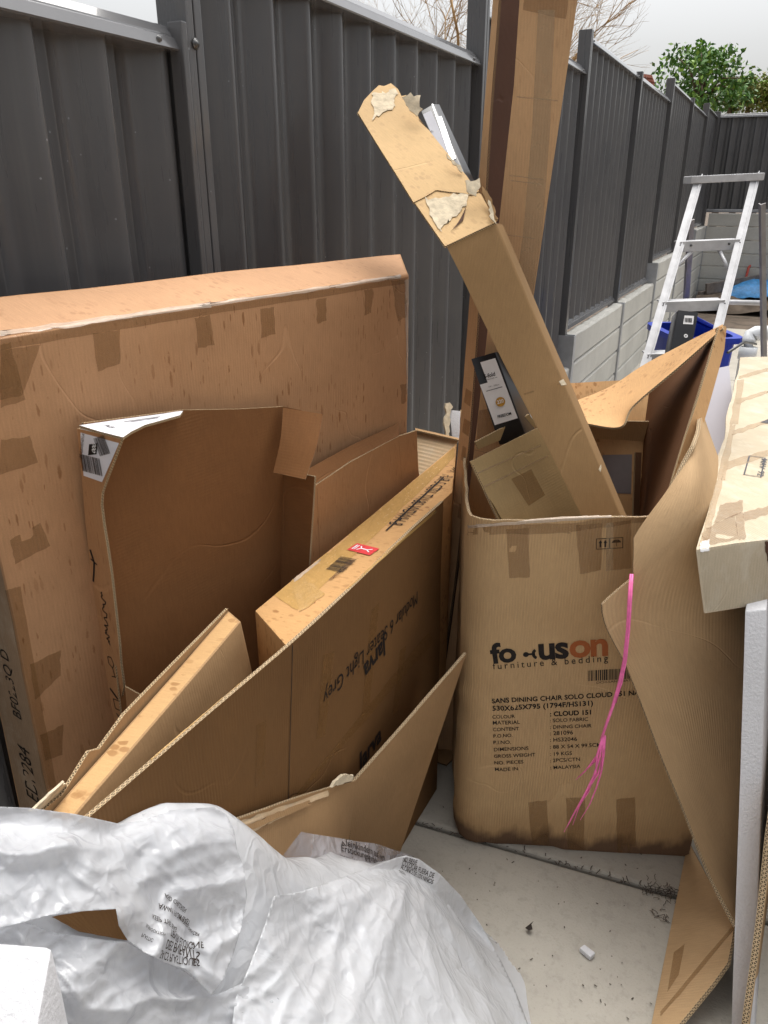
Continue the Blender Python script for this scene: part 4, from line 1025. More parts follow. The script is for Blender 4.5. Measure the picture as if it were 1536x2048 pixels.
# ---- thin yellow-edged carton and loose sheet dropped in at its left end
ZS = 0.915
s4 = [gz(482, 1243, ZS), gz(457, 1221, ZS), gz(82, 1648, ZS-0.02), gz(128, 1660, ZS-0.02)]
tcn = thing('flat_pack_carton', (s4[0].x, s4[0].y, 0), 'narrow yellow-topped flat carton sloping into the big open carton', 'carton')
dn = V(0.055, 0.055, -0.62)
carton('carton_body', tcn, [s4[3]+dn, s4[0]+dn, s4[1]+dn*0.98, s4[2]+dn*0.98, s4[3], s4[0], s4[1], s4[2]], [M['slab'], M['flap']], (1, 0, 1, 1, 1, 1), bevel=0.004, warp=0.002, cell=0.06)
a, b = gz(455, 1217, ZS+0.004), gz(58, 1622, ZS+0.004)
ls = thing('loose_sheet', (a.x, a.y, 0), 'loose torn brown sheet behind the narrow yellow-topped carton', 'cardboard sheet')
fr = plane_frame(b, a, b+V(0.01, 0.02, -1))
panel('sheet_board', ls, fr, None, [M['flap'], M['edge_s']], pts=[a, a.lerp(b, .3), a.lerp(b, .62), a.lerp(b, .74)-V(0, 0, .012), a.lerp(b, .78), a.lerp(b, .9)-V(0, 0, .02), b-V(0, 0, .01), b+V(0, 0, -.3), a+V(0, 0.02, -.4)], cell=0.04)
panel('torn_lip', ls, plane_frame(gz(70, 1625, ZS), gz(125, 1570, ZS), gz(80, 1640, ZS-0.05)), [(62, 1622), (126, 1562), (140, 1570), (100, 1600), (88, 1625), (75, 1640)], [M['torn'], M['torn']], th=0.003, cell=0.03, jag=0.003)

# ---- torn flap standing in front of it
def tJ(x, y): return (on(x, y, jl, jn)-O).dot(FW)
def inJ(x, y, k=0.05): return at(x, y, tJ(x, y)-k)
fp = [inJ(708, 1560, 0.09), at(930, 1305, 1.84), V(*gz(797, 1706, 0.004)), V(*gz(690, 1745, 0.004))]
tf = thing('torn_flap_sheet', (fp[3].x, fp[3].y, 0), 'torn and creased brown sheet standing in front of the sofa carton', 'cardboard sheet')
rt_ = panel('right_leaf', tf, plane_frame(fp[0], fp[1], fp[2]), None, [M['flap'], M['edge']], th=0.007, pts=[fp[0], fp[0].lerp(fp[1], .5)-V(0, 0, .004), fp[1], fp[1].lerp(fp[2], .5), fp[2], on(694, 1725, fp[0], (fp[1]-fp[0]).cross(fp[2]-fp[0]).normalized()), on(700, 1640, fp[0], (fp[1]-fp[0]).cross(fp[2]-fp[0]).normalized())], cell=0.04)
G = [[inJ(440, 1648, 0.05), inJ(520, 1620, 0.055), inJ(600, 1592, 0.06), inJ(660, 1574, 0.075), fp[0]],
     [inJ(440, 1690, 0.06), inJ(520, 1675, 0.07), inJ(600, 1655, 0.08), inJ(655, 1645, 0.09), on(700, 1640, fp[0], (fp[1]-fp[0]).cross(fp[2]-fp[0]).normalized())],
     [inJ(440, 1770, 0.08), inJ(520, 1770, 0.09), inJ(600, 1765, 0.10), inJ(650, 1750, 0.11), on(692, 1730, fp[0], (fp[1]-fp[0]).cross(fp[2]-fp[0]).normalized())]]
lf_ = patch('left_leaf', tf, G, [M['flap'], M['edge']], 0.007, 7, 0.002)
for k, (dy, mm) in enumerate(((0, 'scrap'), (13, 'flap'), (22, 'scrap'))):
    lay('crushed_strip', tf, [lf_], [(446, 1652+dy), (652-dy*3, 1580+dy*1.4), (655-dy*3, 1590+dy*1.4), (450, 1664+dy)], M[mm], eps=0.004+0.003*(k % 2), res=16, jag=1.6)
panel('torn_paper', tf, plane_frame(inJ(665, 1570, .1), inJ(705, 1555, .1), inJ(680, 1550, .1)), [(662, 1572), (672, 1560), (680, 1552), (692, 1550), (706, 1551), (705, 1560), (690, 1566), (675, 1572)], [M['torn'], M['torn']], th=0.006, cell=0.01, jag=0.003)

# ================================================================== tall split carton
cb = [gz(866, 1498, 0.003), gz(934, 1506, 0.003)]
tc_ = thing('tall_split_carton', cb[0], 'very tall narrow carton standing split open down its left edge', 'carton')
frC = plane_frame(cb[0], cb[1], at(1100, 0, 1.66))
PXF = [(1047, -120), (1172, -120), (1155, 0), (1066, 600), (1040, 770), (1000, 1050), (962, 1300), (934, 1506), (866, 1498), (903, 1250), (937, 1000), (971, 700), (1003, 400), (1028, 170)]
cf = panel('front_panel', tc_, frC, PXF, [M['column'], M['edge_dk']], th=0.008, cell=0.07)
def onC(x, y): return on(x, y, frC[0], frC[3])
el = [(1004, -120), (1000, 0), (984, 220), (962, 560), (934, 940), (908, 1180), (872, 1440)]
er = [(986, -120), (988, 0), (968, 260), (944, 560), (914, 940), (892, 1180), (864, 1440)]
def deep(p, k): return p + (p-O).normalized()*k
rows = [[deep(onC(*b), 0.034), deep(onC(*a), 0.014)] for a, b in zip(el, er)]
cs = patch('left_panel', tc_, rows, [M['column'], M['edge_dk']], 0.007, 4, 0.002)
rows = [[deep(onC(*a), 0.022), deep(onC(a[0]+55, a[1]), 0.16)] for a in el]
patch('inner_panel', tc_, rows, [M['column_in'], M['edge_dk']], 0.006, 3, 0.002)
for q in ([(1076, 20), (1110, 20), (1100, 260), (1064, 260)], [(1064, 260), (1100, 260), (1084, 470), (1046, 470)], [(1046, 470), (1084, 470), (1066, 590), (1028, 590)]):
    lay('seam_tape', tc_, [cf], q, M['tape_lt'], res=6)
lay('tape', tc_, [cf], [(1052, -40), (1158, -40), (1150, 42), (1046, 20)], M['tape'], res=6, jag=1)
for y, x0, x1 in ((352, 1016, 1090), (362, 1018, 1088), (195, 1030, 1118), (470, 1004, 1072), (1010, 938, 955), (900, 946, 985)):
    rects(tc_, [cf], (x0+3, y), (x1-3, y+8), [(0, 0, 1, 0.03)], M['tape_lt'], 'crease')
lay('tape', tc_, [cf], [(958, 820), (1000, 816), (994, 872), (952, 880)], M['tape'], res=5, jag=1)
for y in (790, 850, 905, 1020):
    lay('tape', tc_, [cs], [(926+(900-y)*0.055, y-14), (944+(900-y)*0.055, y-2), (941+(900-y)*0.055, y+28), (922+(900-y)*0.055, y+14)], M['tape'], res=3)
bt = thing('cardboard_offcut', gz(880, 1520, 0), 'small brown cardboard offcut on the floor under the tall carton', 'cardboard offcut')
panel('offcut_board', bt, plane_frame(gz(850, 1508, 0.008), gz(908, 1516, 0.008), gz(895, 1530, 0.008)), [(846, 1500), (920, 1500), (908, 1516), (893, 1531), (868, 1522), (850, 1512)], [M['flap'], M['edge_dk']], th=0.005, warp=lambda a, b: 0.0)

# ================================================================== chair carton, open at the top
BL, BR = gz(957, 1690, 0), gz(1376, 1713, 0)
e_f = (BR-BL).normalized(); b_f = V(-e_f.y, e_f.x, 0)
RAD = 0.062
fcx = thing('chair_carton', (BL+e_f*0.27+b_f*0.4), 'tan dining chair carton standing open with soaked dark foot', 'carton')
W_ = (BR-BL).length; ARC = RAD*pi/2
def fpath(s):
    """plan path: s=0 at front right corner, along the front, round the left corner, then back"""
    if s <= W_: return BR-e_f*s
    a = (s-W_)/RAD
    if a <= pi/2: return BL+b_f*RAD-e_f*RAD*sin(a)-b_f*RAD*cos(a)
    return BL+b_f*RAD-e_f*RAD+b_f*(s-W_-ARC)
def fout(s):
    if s <= W_: return -b_f
    a = min((s-W_)/RAD, pi/2); return -b_f*cos(a)-e_f*sin(a)
def fS(s, z):
    bulge = 0.010*sin(pi*min(1, max(0, z/0.95)))*sin(pi*min(1, max(0, s/(W_+ARC)))) + 0.003*noise.noise(V(s*5, z*5, 1)) + (0.010*(0.5-abs(noise.noise(V(s*14, z*11, 4))))*min(1, max(0, (s-W_*0.8)/0.1)) if s > W_*0.8 else 0) - (0.006*max(0, 1-abs(z-0.50-(s-W_)*0.25)/0.018) if s > W_*0.9 else 0)
    foot = -0.013*max(0, 1-z/0.07)**2*(1 if s > W_*0.6 else 0.15)
    p = fpath(s)+fout(s)*(bulge+foot); p = p.copy(); p.z = z + 0.0
    return p
SF = W_+ARC
ol = [(0, 0.002), (SF, 0.002), (SF, 0.945)] + [(SF-(SF)*k/8, 0.945+0.042*k/8+0.003*sin(k*2.2)) for k in range(1, 8)] + [(0, 0.99)]
ff = sheet('front_panel', fcx, ol, fS, [M['focus'], M['edge']], 0.007, (0.03, 0.03), uvf=lambda u, v: (-u, v))
ol = [(SF, 0.002), (SF+0.70, 0.002), (SF+0.70, 1.0), (SF+0.35, 0.965), (SF+0.1, 0.95), (SF, 0.945)]
fl2 = sheet('left_panel', fcx, ol, fS, [M['focus'], M['edge']], 0.007, 0.06, uvf=lambda u, v: (-u, v))
rb = BR+b_f*0.78
panel('right_panel', fcx, plane_frame(BR, rb, BR+V(0, 0, 1)), None, [M['focus'], M['edge']], th=0.007, pts=[BR+V(0, 0, .002)+b_f*0.006, rb+V(0, 0, .002), rb+V(0, 0, 1.0), BR+b_f*0.006+V(0, 0, .985)], cell=0.08)
lbk = fpath(SF+0.70)
panel('back_panel', fcx, plane_frame(lbk, rb, lbk+V(0, 0, 1)), None, [M['focus'], M['edge']], th=0.007, pts=[V(lbk.x, lbk.y, .002)-b_f*0.01, rb+V(0, 0, .002)-b_f*0.01, rb+V(0, 0, 0.97)-b_f*0.01, V(lbk.x, lbk.y, 0.97)-b_f*0.01], cell=0.1)
panel('bottom_panel', fcx, plane_frame(BL+V(0, 0, .01), BR+V(0, 0, .01), rb+V(0, 0, .01)), None, [M['focus'], M['edge']], pts=[BL+V(0, 0, .012)+b_f*.02, BR+V(0, 0, .012)+b_f*.02-e_f*.01, rb+V(0, 0, .012)-b_f*.02-e_f*.01, V(lbk.x, lbk.y, .012)-b_f*.02+e_f*.08], cell=0.1)
for q, mm in (([(1013, 1058), (1057, 1056), (1060, 1154), (1018, 1156)], 'tape'), ([(1152, 1050), (1205, 1046), (1202, 1140), (1160, 1148)], 'tape'), ([(1226, 1044), (1262, 1040), (1262, 1136), (1226, 1140)], 'tape'),
          ([(1056, 1604), (1094, 1600), (1098, 1690), (1064, 1688)], 'tape'), ([(1132, 1596), (1170, 1594), (1168, 1700), (1136, 1698)], 'tape'), ([(1232, 1598), (1270, 1594), (1272, 1708), (1234, 1704)], 'tape')):
    lay('tape', fcx, [ff], q, M[mm], res=7, jag=0.8)
lay('rim_tape_and_shine', fcx, [ff], [(934, 1050), (1140, 1046), (1140, 1066), (936, 1070)], M['tape'], res=12, jag=1.5)
lay('rim_tape_and_shine', fcx, [ff], [(1140, 1046), (1320, 1024), (1320, 1040), (1140, 1064)], M['tape'], res=12, jag=1.5)
lay('rim_tape_and_shine', fcx, [ff], [(936, 1050), (1318, 1021), (1318, 1027), (937, 1056)], M['tape_shine'], res=16, jag=1.2, eps=0.0016)  # pale strip over the tape paints the highlight along the rim
lay('tape', fcx, [ff], [(1212, 1046), (1226, 1045), (1226, 1140), (1212, 1142)], M['tape_lt'], res=4)
FT = [ff]
write(fcx, FT, 'fo', (983, 1326), (1034, 1321), M['ink'], bold=0.03, spacing=0.95, hs=1.0)
write(fcx, FT, 'us', (1078, 1318), (1138, 1314), M['ink'], bold=0.03, spacing=0.92, hs=1.0)
sg = Surf(FT, (1047, 1320), (1139, 1314)); L = sg.L
def arc(cx, cy, r0, r1, a0, a1, n=14):
    vs = []
    for i in range(n+1):
        a = radians(a0+(a1-a0)*i/n); vs += [(cx+r0*cos(a), cy+r0*sin(a)), (cx+r1*cos(a), cy+r1*sin(a))]
    return vs, [[2*i, 2*i+1, 2*i+3, 2*i+2] for i in range(n)]
vs, fs = arc(0.06*L, 0.14*L, 0.0, 0.065*L, 0, 360, 16); sg.draw('lettering', fcx, vs, fs, M['ink'])
sg.draw('lettering', fcx, [(0.1*L, 0.115*L), (0.26*L, 0.115*L), (0.26*L, 0.165*L), (0.1*L, 0.165*L)], [(0, 1, 2, 3)], M['ink'], 0.0009)
vs, fs = arc(0.34*L, 0.14*L, 0.085*L, 0.155*L, 125, 245, 12); sg.draw('lettering', fcx, vs, fs, M['ink'], 0.0008)
write(fcx, FT, 'on', (1139, 1314), (1216, 1309), M['ink_orange'], bold=0.03, spacing=0.92, hs=1.0)
write(fcx, FT, 'furniture & bedding', (986, 1338), (1216, 1322), M['ink'], spacing=1.42, hs=1.15)
rects(fcx, FT, (1176, 1362), (1262, 1357), bars(2, 0.30), M['ink'], 'barcode'); write(fcx, FT, 'DCH-SANS-NAT', (1193, 1367), (1262, 1362), M['ink_soft'], hs=0.8)
write(fcx, FT, 'SANS DINING CHAIR SOLO CLOUD 151 NAT', (984, 1406), (1288, 1388), M['ink'], bold=0.022, hs=1.05)
write(fcx, FT, '530X625X795 (1794F/HS131)', (985, 1421), (1186, 1410), M['ink'], bold=0.022, hs=1.0)
for s_, a, b, bo in (('COLOUR', (985, 1437), (1030, 1435), 0), ('MATERIAL', (986, 1449), (1040, 1447), 0), ('CONTENT', (986, 1462), (1038, 1460), 0), ('P.O.NO.', (987, 1475), (1025, 1473), 0), ('P.I.NO.', (987, 1488), (1022, 1487), 0),
                     ('DIMENSIONS', (988, 1502), (1057, 1499), 0), ('GROSS WEIGHT', (988, 1515), (1071, 1512), 0), ('NO. PIECES', (989, 1528), (1047, 1526), 0), ('MADE IN', (990, 1541), (1036, 1540), 0),
                     (': CLOUD 151', (1100, 1432), (1182, 1428), 0.022), (': SOLO FABRIC', (1100, 1444), (1176, 1441), 0), (': DINING CHAIR', (1100, 1457), (1183, 1454), 0), (': 281096', (1100, 1470), (1146, 1468), 0), (': HS32046', (1100, 1483), (1154, 1481), 0),
                     (': 88 X 54 X 99.5CMS', (1100, 1497), (1208, 1492), 0), (': 19 KGS', (1100, 1511), (1144, 1509), 0), (': 2PCS/CTN', (1100, 1524), (1160, 1521), 0), (': MALAYSIA', (1101, 1538), (1161, 1535), 0)):
    write(fcx, FT, s_, a, b, M['ink'] if bo else M['ink_soft'], bold=bo+0.008, hs=1.05)
rects(fcx, FT, (1192, 1099), (1246, 1096), frame_rs(0, 0, 0.5, 0.45, 0.03)+frame_rs(0.5, 0, 1.0, 0.45, 0.03), M['ink'], 'pictogram')
ar = []
for x in (0.16, 0.34): ar += [[(x-0.03, 0.08), (x+0.03, 0.08), (x+0.03, 0.26), (x-0.03, 0.26)], [(x-0.07, 0.26), (x+0.07, 0.26), (x, 0.38)]]
ar += [[(0.75+0.17*cos(a), 0.24+0.13*sin(a)) for a in np.linspace(0, pi, 9)], [(0.74, 0.10), (0.765, 0.10), (0.765, 0.25), (0.74, 0.25)]]
polys(fcx, FT, (1192, 1099), (1246, 1096), ar, M['ink'], 'pictogram', 0.0009)

# ================================================================== orange carton standing behind / in it
oc0 = at(1335, 992, 1.90)
oc = thing('orange_carton', (at(1290, 1000, 2.2).x, at(1290, 1000, 2.2).y, 0), 'orange-brown open carton with a drooping curled flap, in the chair carton', 'carton')
frS = plane_frame(at(1335, 992, 1.86), at(1352, 985, 1.875), at(1447, 653, 2.00))
st = panel('front_flange', oc, frS, [(1437, 655), (1450, 652), (1452, 658), (1447, 700), (1418, 800), (1388, 905), (1352, 990), (1300, 1150), (1270, 1150), (1333, 996), (1368, 880), (1405, 760), (1424, 698)], [M['orange'], M['edge_s']], th=0.005, cell=0.04)
g_r = [[at(1437, 655, 2.01), at(1400, 690, 2.25), at(1300, 780, 2.42)], [at(1404, 762, 1.965), at(1350, 800, 2.2), at(1291, 850, 2.42)], [at(1368, 880, 1.925), at(1330, 900, 2.15), at(1285, 930, 2.40)], [at(1334, 995, 1.88), at(1305, 1010, 2.1), at(1280, 1030, 2.36)], [at(1290, 1140, 1.86), at(1270, 1150, 2.05), at(1262, 1150, 2.3)]]
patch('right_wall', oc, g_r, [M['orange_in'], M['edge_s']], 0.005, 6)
bk = [at(1105, 769, 2.46), at(1250, 761, 2.46), at(1302, 775, 2.45), at(1262, 1150, 2.32), at(1105, 1150, 2.32)]
ob = panel('back_wall', oc, plane_frame(bk[0], bk[1], bk[3]), None, [M['orange'], M['edge_s']], pts=bk, cell=0.06)
lay('label', oc, [ob], [(1205, 910), (1264, 909), (1262, 988), (1205, 985)], M['shaded_paper'], res=3)
patch('corner_flange', oc, [[at(1270, 905, 2.28), at(1282, 905, 2.31)], [at(1264, 1060, 2.22), at(1277, 1060, 2.25)]], [M['orange_in'], M['edge_s']], 0.004, 4)
fg = [[at(1128, 812, 2.42), at(1215, 778, 2.40), at(1290, 730, 2.34), at(1370, 688, 2.20), at(1447, 650, 2.02)],
      [at(1140, 834, 2.26), at(1222, 812, 2.24), at(1297, 768, 2.18), at(1374, 706, 2.11), at(1447, 654, 2.00)],
      [at(1163, 847, 2.12), at(1240, 855, 2.06), at(1268, 812, 2.07), at(1360, 732, 2.04), at(1446, 658, 1.985)]]
patch('curled_flap', oc, fg, [M['orange'], M['edge_s'], M['orange_in']], 0.005, 10, 0.002)

# ================================================================== small khaki carton and boxed curtain track
sc_b = [at(941, 923, 1.83), at(1068, 858, 1.90), at(1010, 1050, 1.86)]
kc = thing('khaki_carton', at(1060, 1090, 1.86), 'small khaki carton with its top open, tilted in the chair carton', 'carton')
frK = facing(plane_frame(sc_b[0], sc_b[1], sc_b[2]))
kf = panel('front_panel', kc, frK, [(941, 923), (1066, 860), (1112, 840), (1250, 1150), (1060, 1180), (1012, 1055), (988, 1010), (966, 978)], [M['small'], M['edge_s']], cell=0.03)
kd = (sc_b[0]-O).normalized()*0.12+RT*0.035
def onK(x, y): return on(x, y, frK[0], frK[3])
panel('left_panel', kc, plane_frame(onK(941, 923), onK(941, 923)+kd, onK(1050, 1150)), None, [M['small'], M['edge_s']], pts=[onK(945, 928), onK(945, 928)+kd*0.95, onK(1050, 1150)+kd, onK(1050, 1150)], cell=0.05)
panel('back_panel', kc, (frK[0]+kd, *frK[1:]), None, [M['small'], M['edge_s']], pts=[onK(950, 906)+kd, onK(1112, 832)+kd, onK(1250, 1150)+kd, onK(1060, 1160)+kd], cell=0.05)
b0, b1 = onK(962, 905)+kd, onK(1085, 848)+kd
panel('back_flap', kc, plane_frame(b0, b1, b0+V(0, 0, .05)), [(949, 884), (1056, 828), (1062, 836), (1072, 850), (955, 898)], [M['small'], M['edge_s']], cell=0.03)
lay('tape', kc, [kf], [(1022, 958), (1062, 938), (1090, 990), (1057, 1012)], M['tape'], res=4)
for a, b in (((967, 976), (1096, 913)), ((955, 948), (1082, 892))): rects(kc, [kf], a, b, [(0, 0, 1, 0.02)], M['tape_lt'], 'crease')

def track_box(name, label, tl, tr, br, bl, depth, white_lab=True):
    t = thing(name, bl, label, 'box')
    n = (tr-tl).cross(bl-tl).normalized()
    if n.dot(FW) < 0: n = -n
    body = carton('box_body', t, prism8([tl, tr, br, bl], (tl-O).normalized()*depth*0.8+RT*depth*0.55), [M['black_card']], bevel=0.002, warp=0.0004, cell=0.2)
    return t, body
tl, tr, br, bl = at(942, 718, 1.905), at(991, 704, 1.905), at(1052, 874, 1.955), at(999, 890, 1.955)
sf, sfb = track_box('track_box', 'black boxed curtain track with white printed face leaning in the khaki carton', tl, tr, br, bl, 0.06)
lay('white_label', sf, [sfb], [(945, 729), (990, 716), (1035, 836), (989, 850)], M['white'], res=3, eps=0.003)
write(sf, [sfb], 'S-fold', (968, 757), (990, 751), M['ink'], bold=0.02, hs=1.1, eps=0.0045)
write(sf, [sfb], 'curtain track set', (968, 762), (994, 755), M['ink_grey'], hs=1.0, eps=0.0045)
write(sf, [sfb], '160 - 300cm', (977, 775), (998, 770), M['ink_grey'], hs=1.0, eps=0.0045)
rects(sf, [sfb], (972, 783), (1004, 774), [(0, 0, 1, 0.04)], M['ink_grey'], 'print', 0.0045)
write(sf, [sfb], 'FREEDOM', (995, 836), (1022, 829), M['ink'], bold=0.03, hs=1.2, eps=0.0045)
sg = Surf([sfb], (991, 806), (1009, 801)); L = sg.L
vs, fs = arc(L/2, 0, 0, L*0.52, 0, 360, 20); sg.draw('gold_dot', sf, vs, fs, M['gold_dot'], 0.0045)
write(sf, [sfb], '220', (994, 808), (1007, 804), M['white_ink'], bold=0.02, hs=1.1, eps=0.0055)
tl, tr, br, bl = at(842, 222, 1.93), at(866, 208, 1.93), at(940, 372, 1.76), at(910, 385, 1.76)
s2, s2b = track_box('track_box', 'black and silver boxed track showing through the torn end of the bent carton', tl, tr, br, bl, 0.03)
lay('white_label', s2, [s2b], [(841, 232), (862, 222), (915, 340), (893, 352)], M['grey_label'], res=4, eps=0.0012)
lay('silver_edge', s2, [s2b], [(864, 210), (872, 205), (912, 318), (902, 322)], M['silver'], res=4, eps=0.002)
write(s2, [s2b], 'A', (862, 268), (868, 265), M['ink'], hs=1.0, eps=0.003)

# ================================================================== long bent carton
bc0 = at(1300, 1300, 1.86)
bc = thing('bent_carton', (bc0.x, bc0.y, 0.3), 'long narrow carton bent and torn at its upper end, leaning left', 'carton')
A1, A2 = at(890, 493, 1.62), at(991, 446, 1.66)
B1, B2 = at(1165, 1037, 1.80), at(1238, 1024, 1.86)
dv = (B1-A1); B1x, B2x = B1+dv*0.55, B2+(B2-A2)*0.55
n1 = (A2-A1).cross(B1-A1).normalized(); n1 = n1 if n1.dot(FW) > 0 else -n1
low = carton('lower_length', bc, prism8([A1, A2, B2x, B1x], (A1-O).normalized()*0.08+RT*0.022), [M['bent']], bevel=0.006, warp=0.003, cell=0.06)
U1, U2 = at(714, 226, 1.90), at(800, 180, 1.92)
n2 = ((U1-O).normalized()+RT*0.25).normalized()
frU = facing(plane_frame(A1, A2, U1))
e_ = [M['bent_top'], M['edge_s']]
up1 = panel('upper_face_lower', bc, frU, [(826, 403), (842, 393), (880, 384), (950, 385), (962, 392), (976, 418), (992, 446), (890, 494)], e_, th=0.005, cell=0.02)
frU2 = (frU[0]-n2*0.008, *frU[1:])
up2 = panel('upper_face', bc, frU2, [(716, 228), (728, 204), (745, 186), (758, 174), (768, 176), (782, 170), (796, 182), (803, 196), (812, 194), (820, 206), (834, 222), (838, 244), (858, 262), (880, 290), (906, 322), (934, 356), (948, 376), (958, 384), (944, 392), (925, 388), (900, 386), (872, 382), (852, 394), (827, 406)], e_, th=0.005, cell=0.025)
panel('upper_left_side', bc, plane_frame(A1, U1, A1+n2*0.07), None, e_, pts=[A1, U1, U1+n2*0.06, A1+n2*0.075], cell=0.04)
panel('upper_back', bc, (frU[0]+n2*0.07, *frU[1:]), None, [M['bent'], M['edge_s']], pts=[A1+n2*.07, A2+n2*.07, U2.lerp(A2, .12)+n2*.06, U1+n2*.06], cell=0.05)
def bits(name, px, t, mat='torn', th=0.003, jag=0.0035, tilt=0.02):
    p = [at(x, y, t) for x, y in px]; c_ = sum(p, Vector())/len(p)
    fr_ = plane_frame(c_, c_+RT, c_+UP+FW*tilt*10)
    return panel(name, bc, fr_, px, [M[mat], M[mat]], th=th, cell=0.01, jag=jag, warp=wob(px[0][0], 0.006, 30))
lay('torn_paper', bc, [up2], [(745, 190), (792, 178), (790, 215), (748, 240)], M['torn'], eps=0.002, res=9, jag=5)
lay('torn_paper', bc, [up1], [(846, 398), (938, 388), (920, 425), (880, 462)], M['torn'], eps=0.002, res=9, jag=5)
bits('torn_bit', [(806, 196), (820, 188), (826, 194), (840, 192), (838, 206), (846, 220), (834, 230), (822, 218)], 1.84)
bits('torn_bit', [(930, 362), (945, 362), (962, 358), (960, 372), (950, 392), (936, 388)], 1.66)
bits('torn_bit', [(890, 310), (905, 318), (925, 338), (926, 345), (915, 340)], 1.74)
bits('torn_bit', [(962, 372), (976, 386), (990, 415), (992, 444), (984, 440), (978, 415), (968, 395)], 1.67, 'bent', 0.003, 0.002)
bits('torn_bit', [(974, 400), (984, 405), (986, 425), (991, 448), (983, 440)], 1.655)
lay('slit_shade', bc, [up1], [(900, 466), (918, 446), (932, 415), (926, 442)], M['column_in'], eps=0.0022, res=6)  # dark patch painting the shade inside the tear
rects(bc, [low], (1048, 790), (1126, 766), [(0, 0, 1, 0.03)], M['tape'], 'crease')
bits('torn_bit', [(1118, 762), (1128, 758), (1132, 768), (1124, 772)], 1.74, 'torn', 0.003, 0.002)
bits('torn_bit', [(1196, 940), (1202, 930), (1200, 944)], 1.80, 'torn', 0.003, 0.001)

# ================================================================== big bent sheet on the right
bs0 = gz(1372, 1722, 0.0)
bs = thing('bent_carton_sheet', bs0, 'big bent tan sheet of double-wall board propped before the chair carton', 'cardboard sheet')
G = [[at(1386, 893, 1.665), at(1394, 868, 1.74), at(1399, 848, 1.84), at(1403, 826, 2.02)],
     [at(1330, 985, 1.625), at(1392, 972, 1.62), at(1428, 968, 1.77), at(1449, 966, 1.94)],
     [at(1266, 1076, 1.62), at(1368, 1086, 1.60), at(1436, 1100, 1.69), at(1489, 1116, 1.85)],
     [at(1202, 1207, 1.635), at(1330, 1228, 1.65), at(1430, 1238, 1.69), at(1512, 1250, 1.80)],
     [at(1254, 1335, 1.665), at(1350, 1350, 1.685), at(1430, 1360, 1.73), at(1512, 1370, 1.81)],
     [at(1310, 1482, 1.715), at(1380, 1482, 1.735), at(1440, 1484, 1.77), at(1508, 1490, 1.83)],
     [at(1368, 1630, 1.745), at(1412, 1632, 1.765), at(1452, 1634, 1.79), at(1500, 1640, 1.84)],
     [at(1415, 1742, 1.735), at(1440, 1742, 1.75), at(1464, 1744, 1.78), at(1492, 1750, 1.82)],
     [at(1470, 1852, 1.69), at(1475, 1852, 1.71), at(1480, 1852, 1.74), at(1486, 1852, 1.79)]]
ol = [(0, 0), (3, 0), (3, 8), (0, 8), (0, 7), (0, 6), (0, 5), (0, 4), (0, 3), (0.26, 2.86), (0.44, 2.58), (0.42, 2.25), (0.30, 2.15), (0.0, 2.1), (0, 1)]
ol = [(0, 0), (3, 0), (3, 8), (0, 8), (0, 3.0), (0.34, 2.56), (0.17, 2.26), (0.0, 2.0)]
bg_ = patch('upper_sheet', bs, G, [M['big'], M['edge']], 0.009, 8, 0.004, outline=ol)
lay('crease', bs, [bg_], [(1272, 1150), (1345, 1080), (1349, 1085), (1276, 1156)], M['big_low'], res=5)
lay('crease', bs, [bg_], [(1345, 1080), (1398, 1005), (1402, 1010), (1349, 1085)], M['big_low'], res=5)
frL = plane_frame(gz(1374, 1712, 0.002), gz(1305, 2048, 0.002), at(1470, 1856, 1.715))
bl_ = panel('lower_leaf', bs, frL, [(1377, 1690), (1352, 1634), (1410, 1745), (1471, 1856), (1458, 1928), (1428, 1970), (1364, 2048), (1320, 2100), (1292, 2110), (1306, 2048)], [M['big_low'], M['edge']], th=0.009, cell=0.04, warp=lambda a, b: 0.0)
lay('tape', bs, [bl_], [(1348, 1905), (1370, 1888), (1358, 1950), (1335, 1985)], M['tape'], res=4)
lay('tape', bs, [bl_], [(1320, 2024), (1466, 1852), (1468, 1862), (1322, 2034)], M['tape'], res=8, jag=1)

ps = thing('pink_twine', at(1262, 1150, 1.62), 'bright pink raffia twine hanging frayed over the chair carton', 'twine')
main = [(1262, 1148, 1.61), (1259, 1200, 1.60), (1255, 1260, 1.61), (1249, 1320, 1.625), (1240, 1365, 1.65), (1228, 1405, 1.66), (1214, 1445, 1.68), (1202, 1480, 1.70)]
P_ = [at(*q) for q in main]
tube('strand', P_, [0.0032, 0.0042, 0.0034, 0.004, 0.0044, 0.0036, 0.0032, 0.0028], M['pink'], ps, 7)
P_ = [at(x+3, y, t-0.004) for x, y, t in main[:6]]; tube('strand', P_, 0.0026, M['pink'], ps, 5)
for i, e in enumerate(((1128, 1664), (1134, 1655), (1142, 1650), (1150, 1560), (1160, 1555), (1158, 1640))):
    r = random.Random(i); s_ = at(1205+i, 1472, 1.695); q_ = at(*e, 1.78); pts = [s_]
    for k in range(1, 6): f = k/5; p = s_.lerp(q_, f)+RT*r.uniform(-.006, .006)+RT*0.014*sin(f*pi); pts.append(p)
    tube('strand', pts, [0.0026, 0.0026, 0.0024, 0.0018, 0.0013, 0.0007], M['pink'], ps, 5)

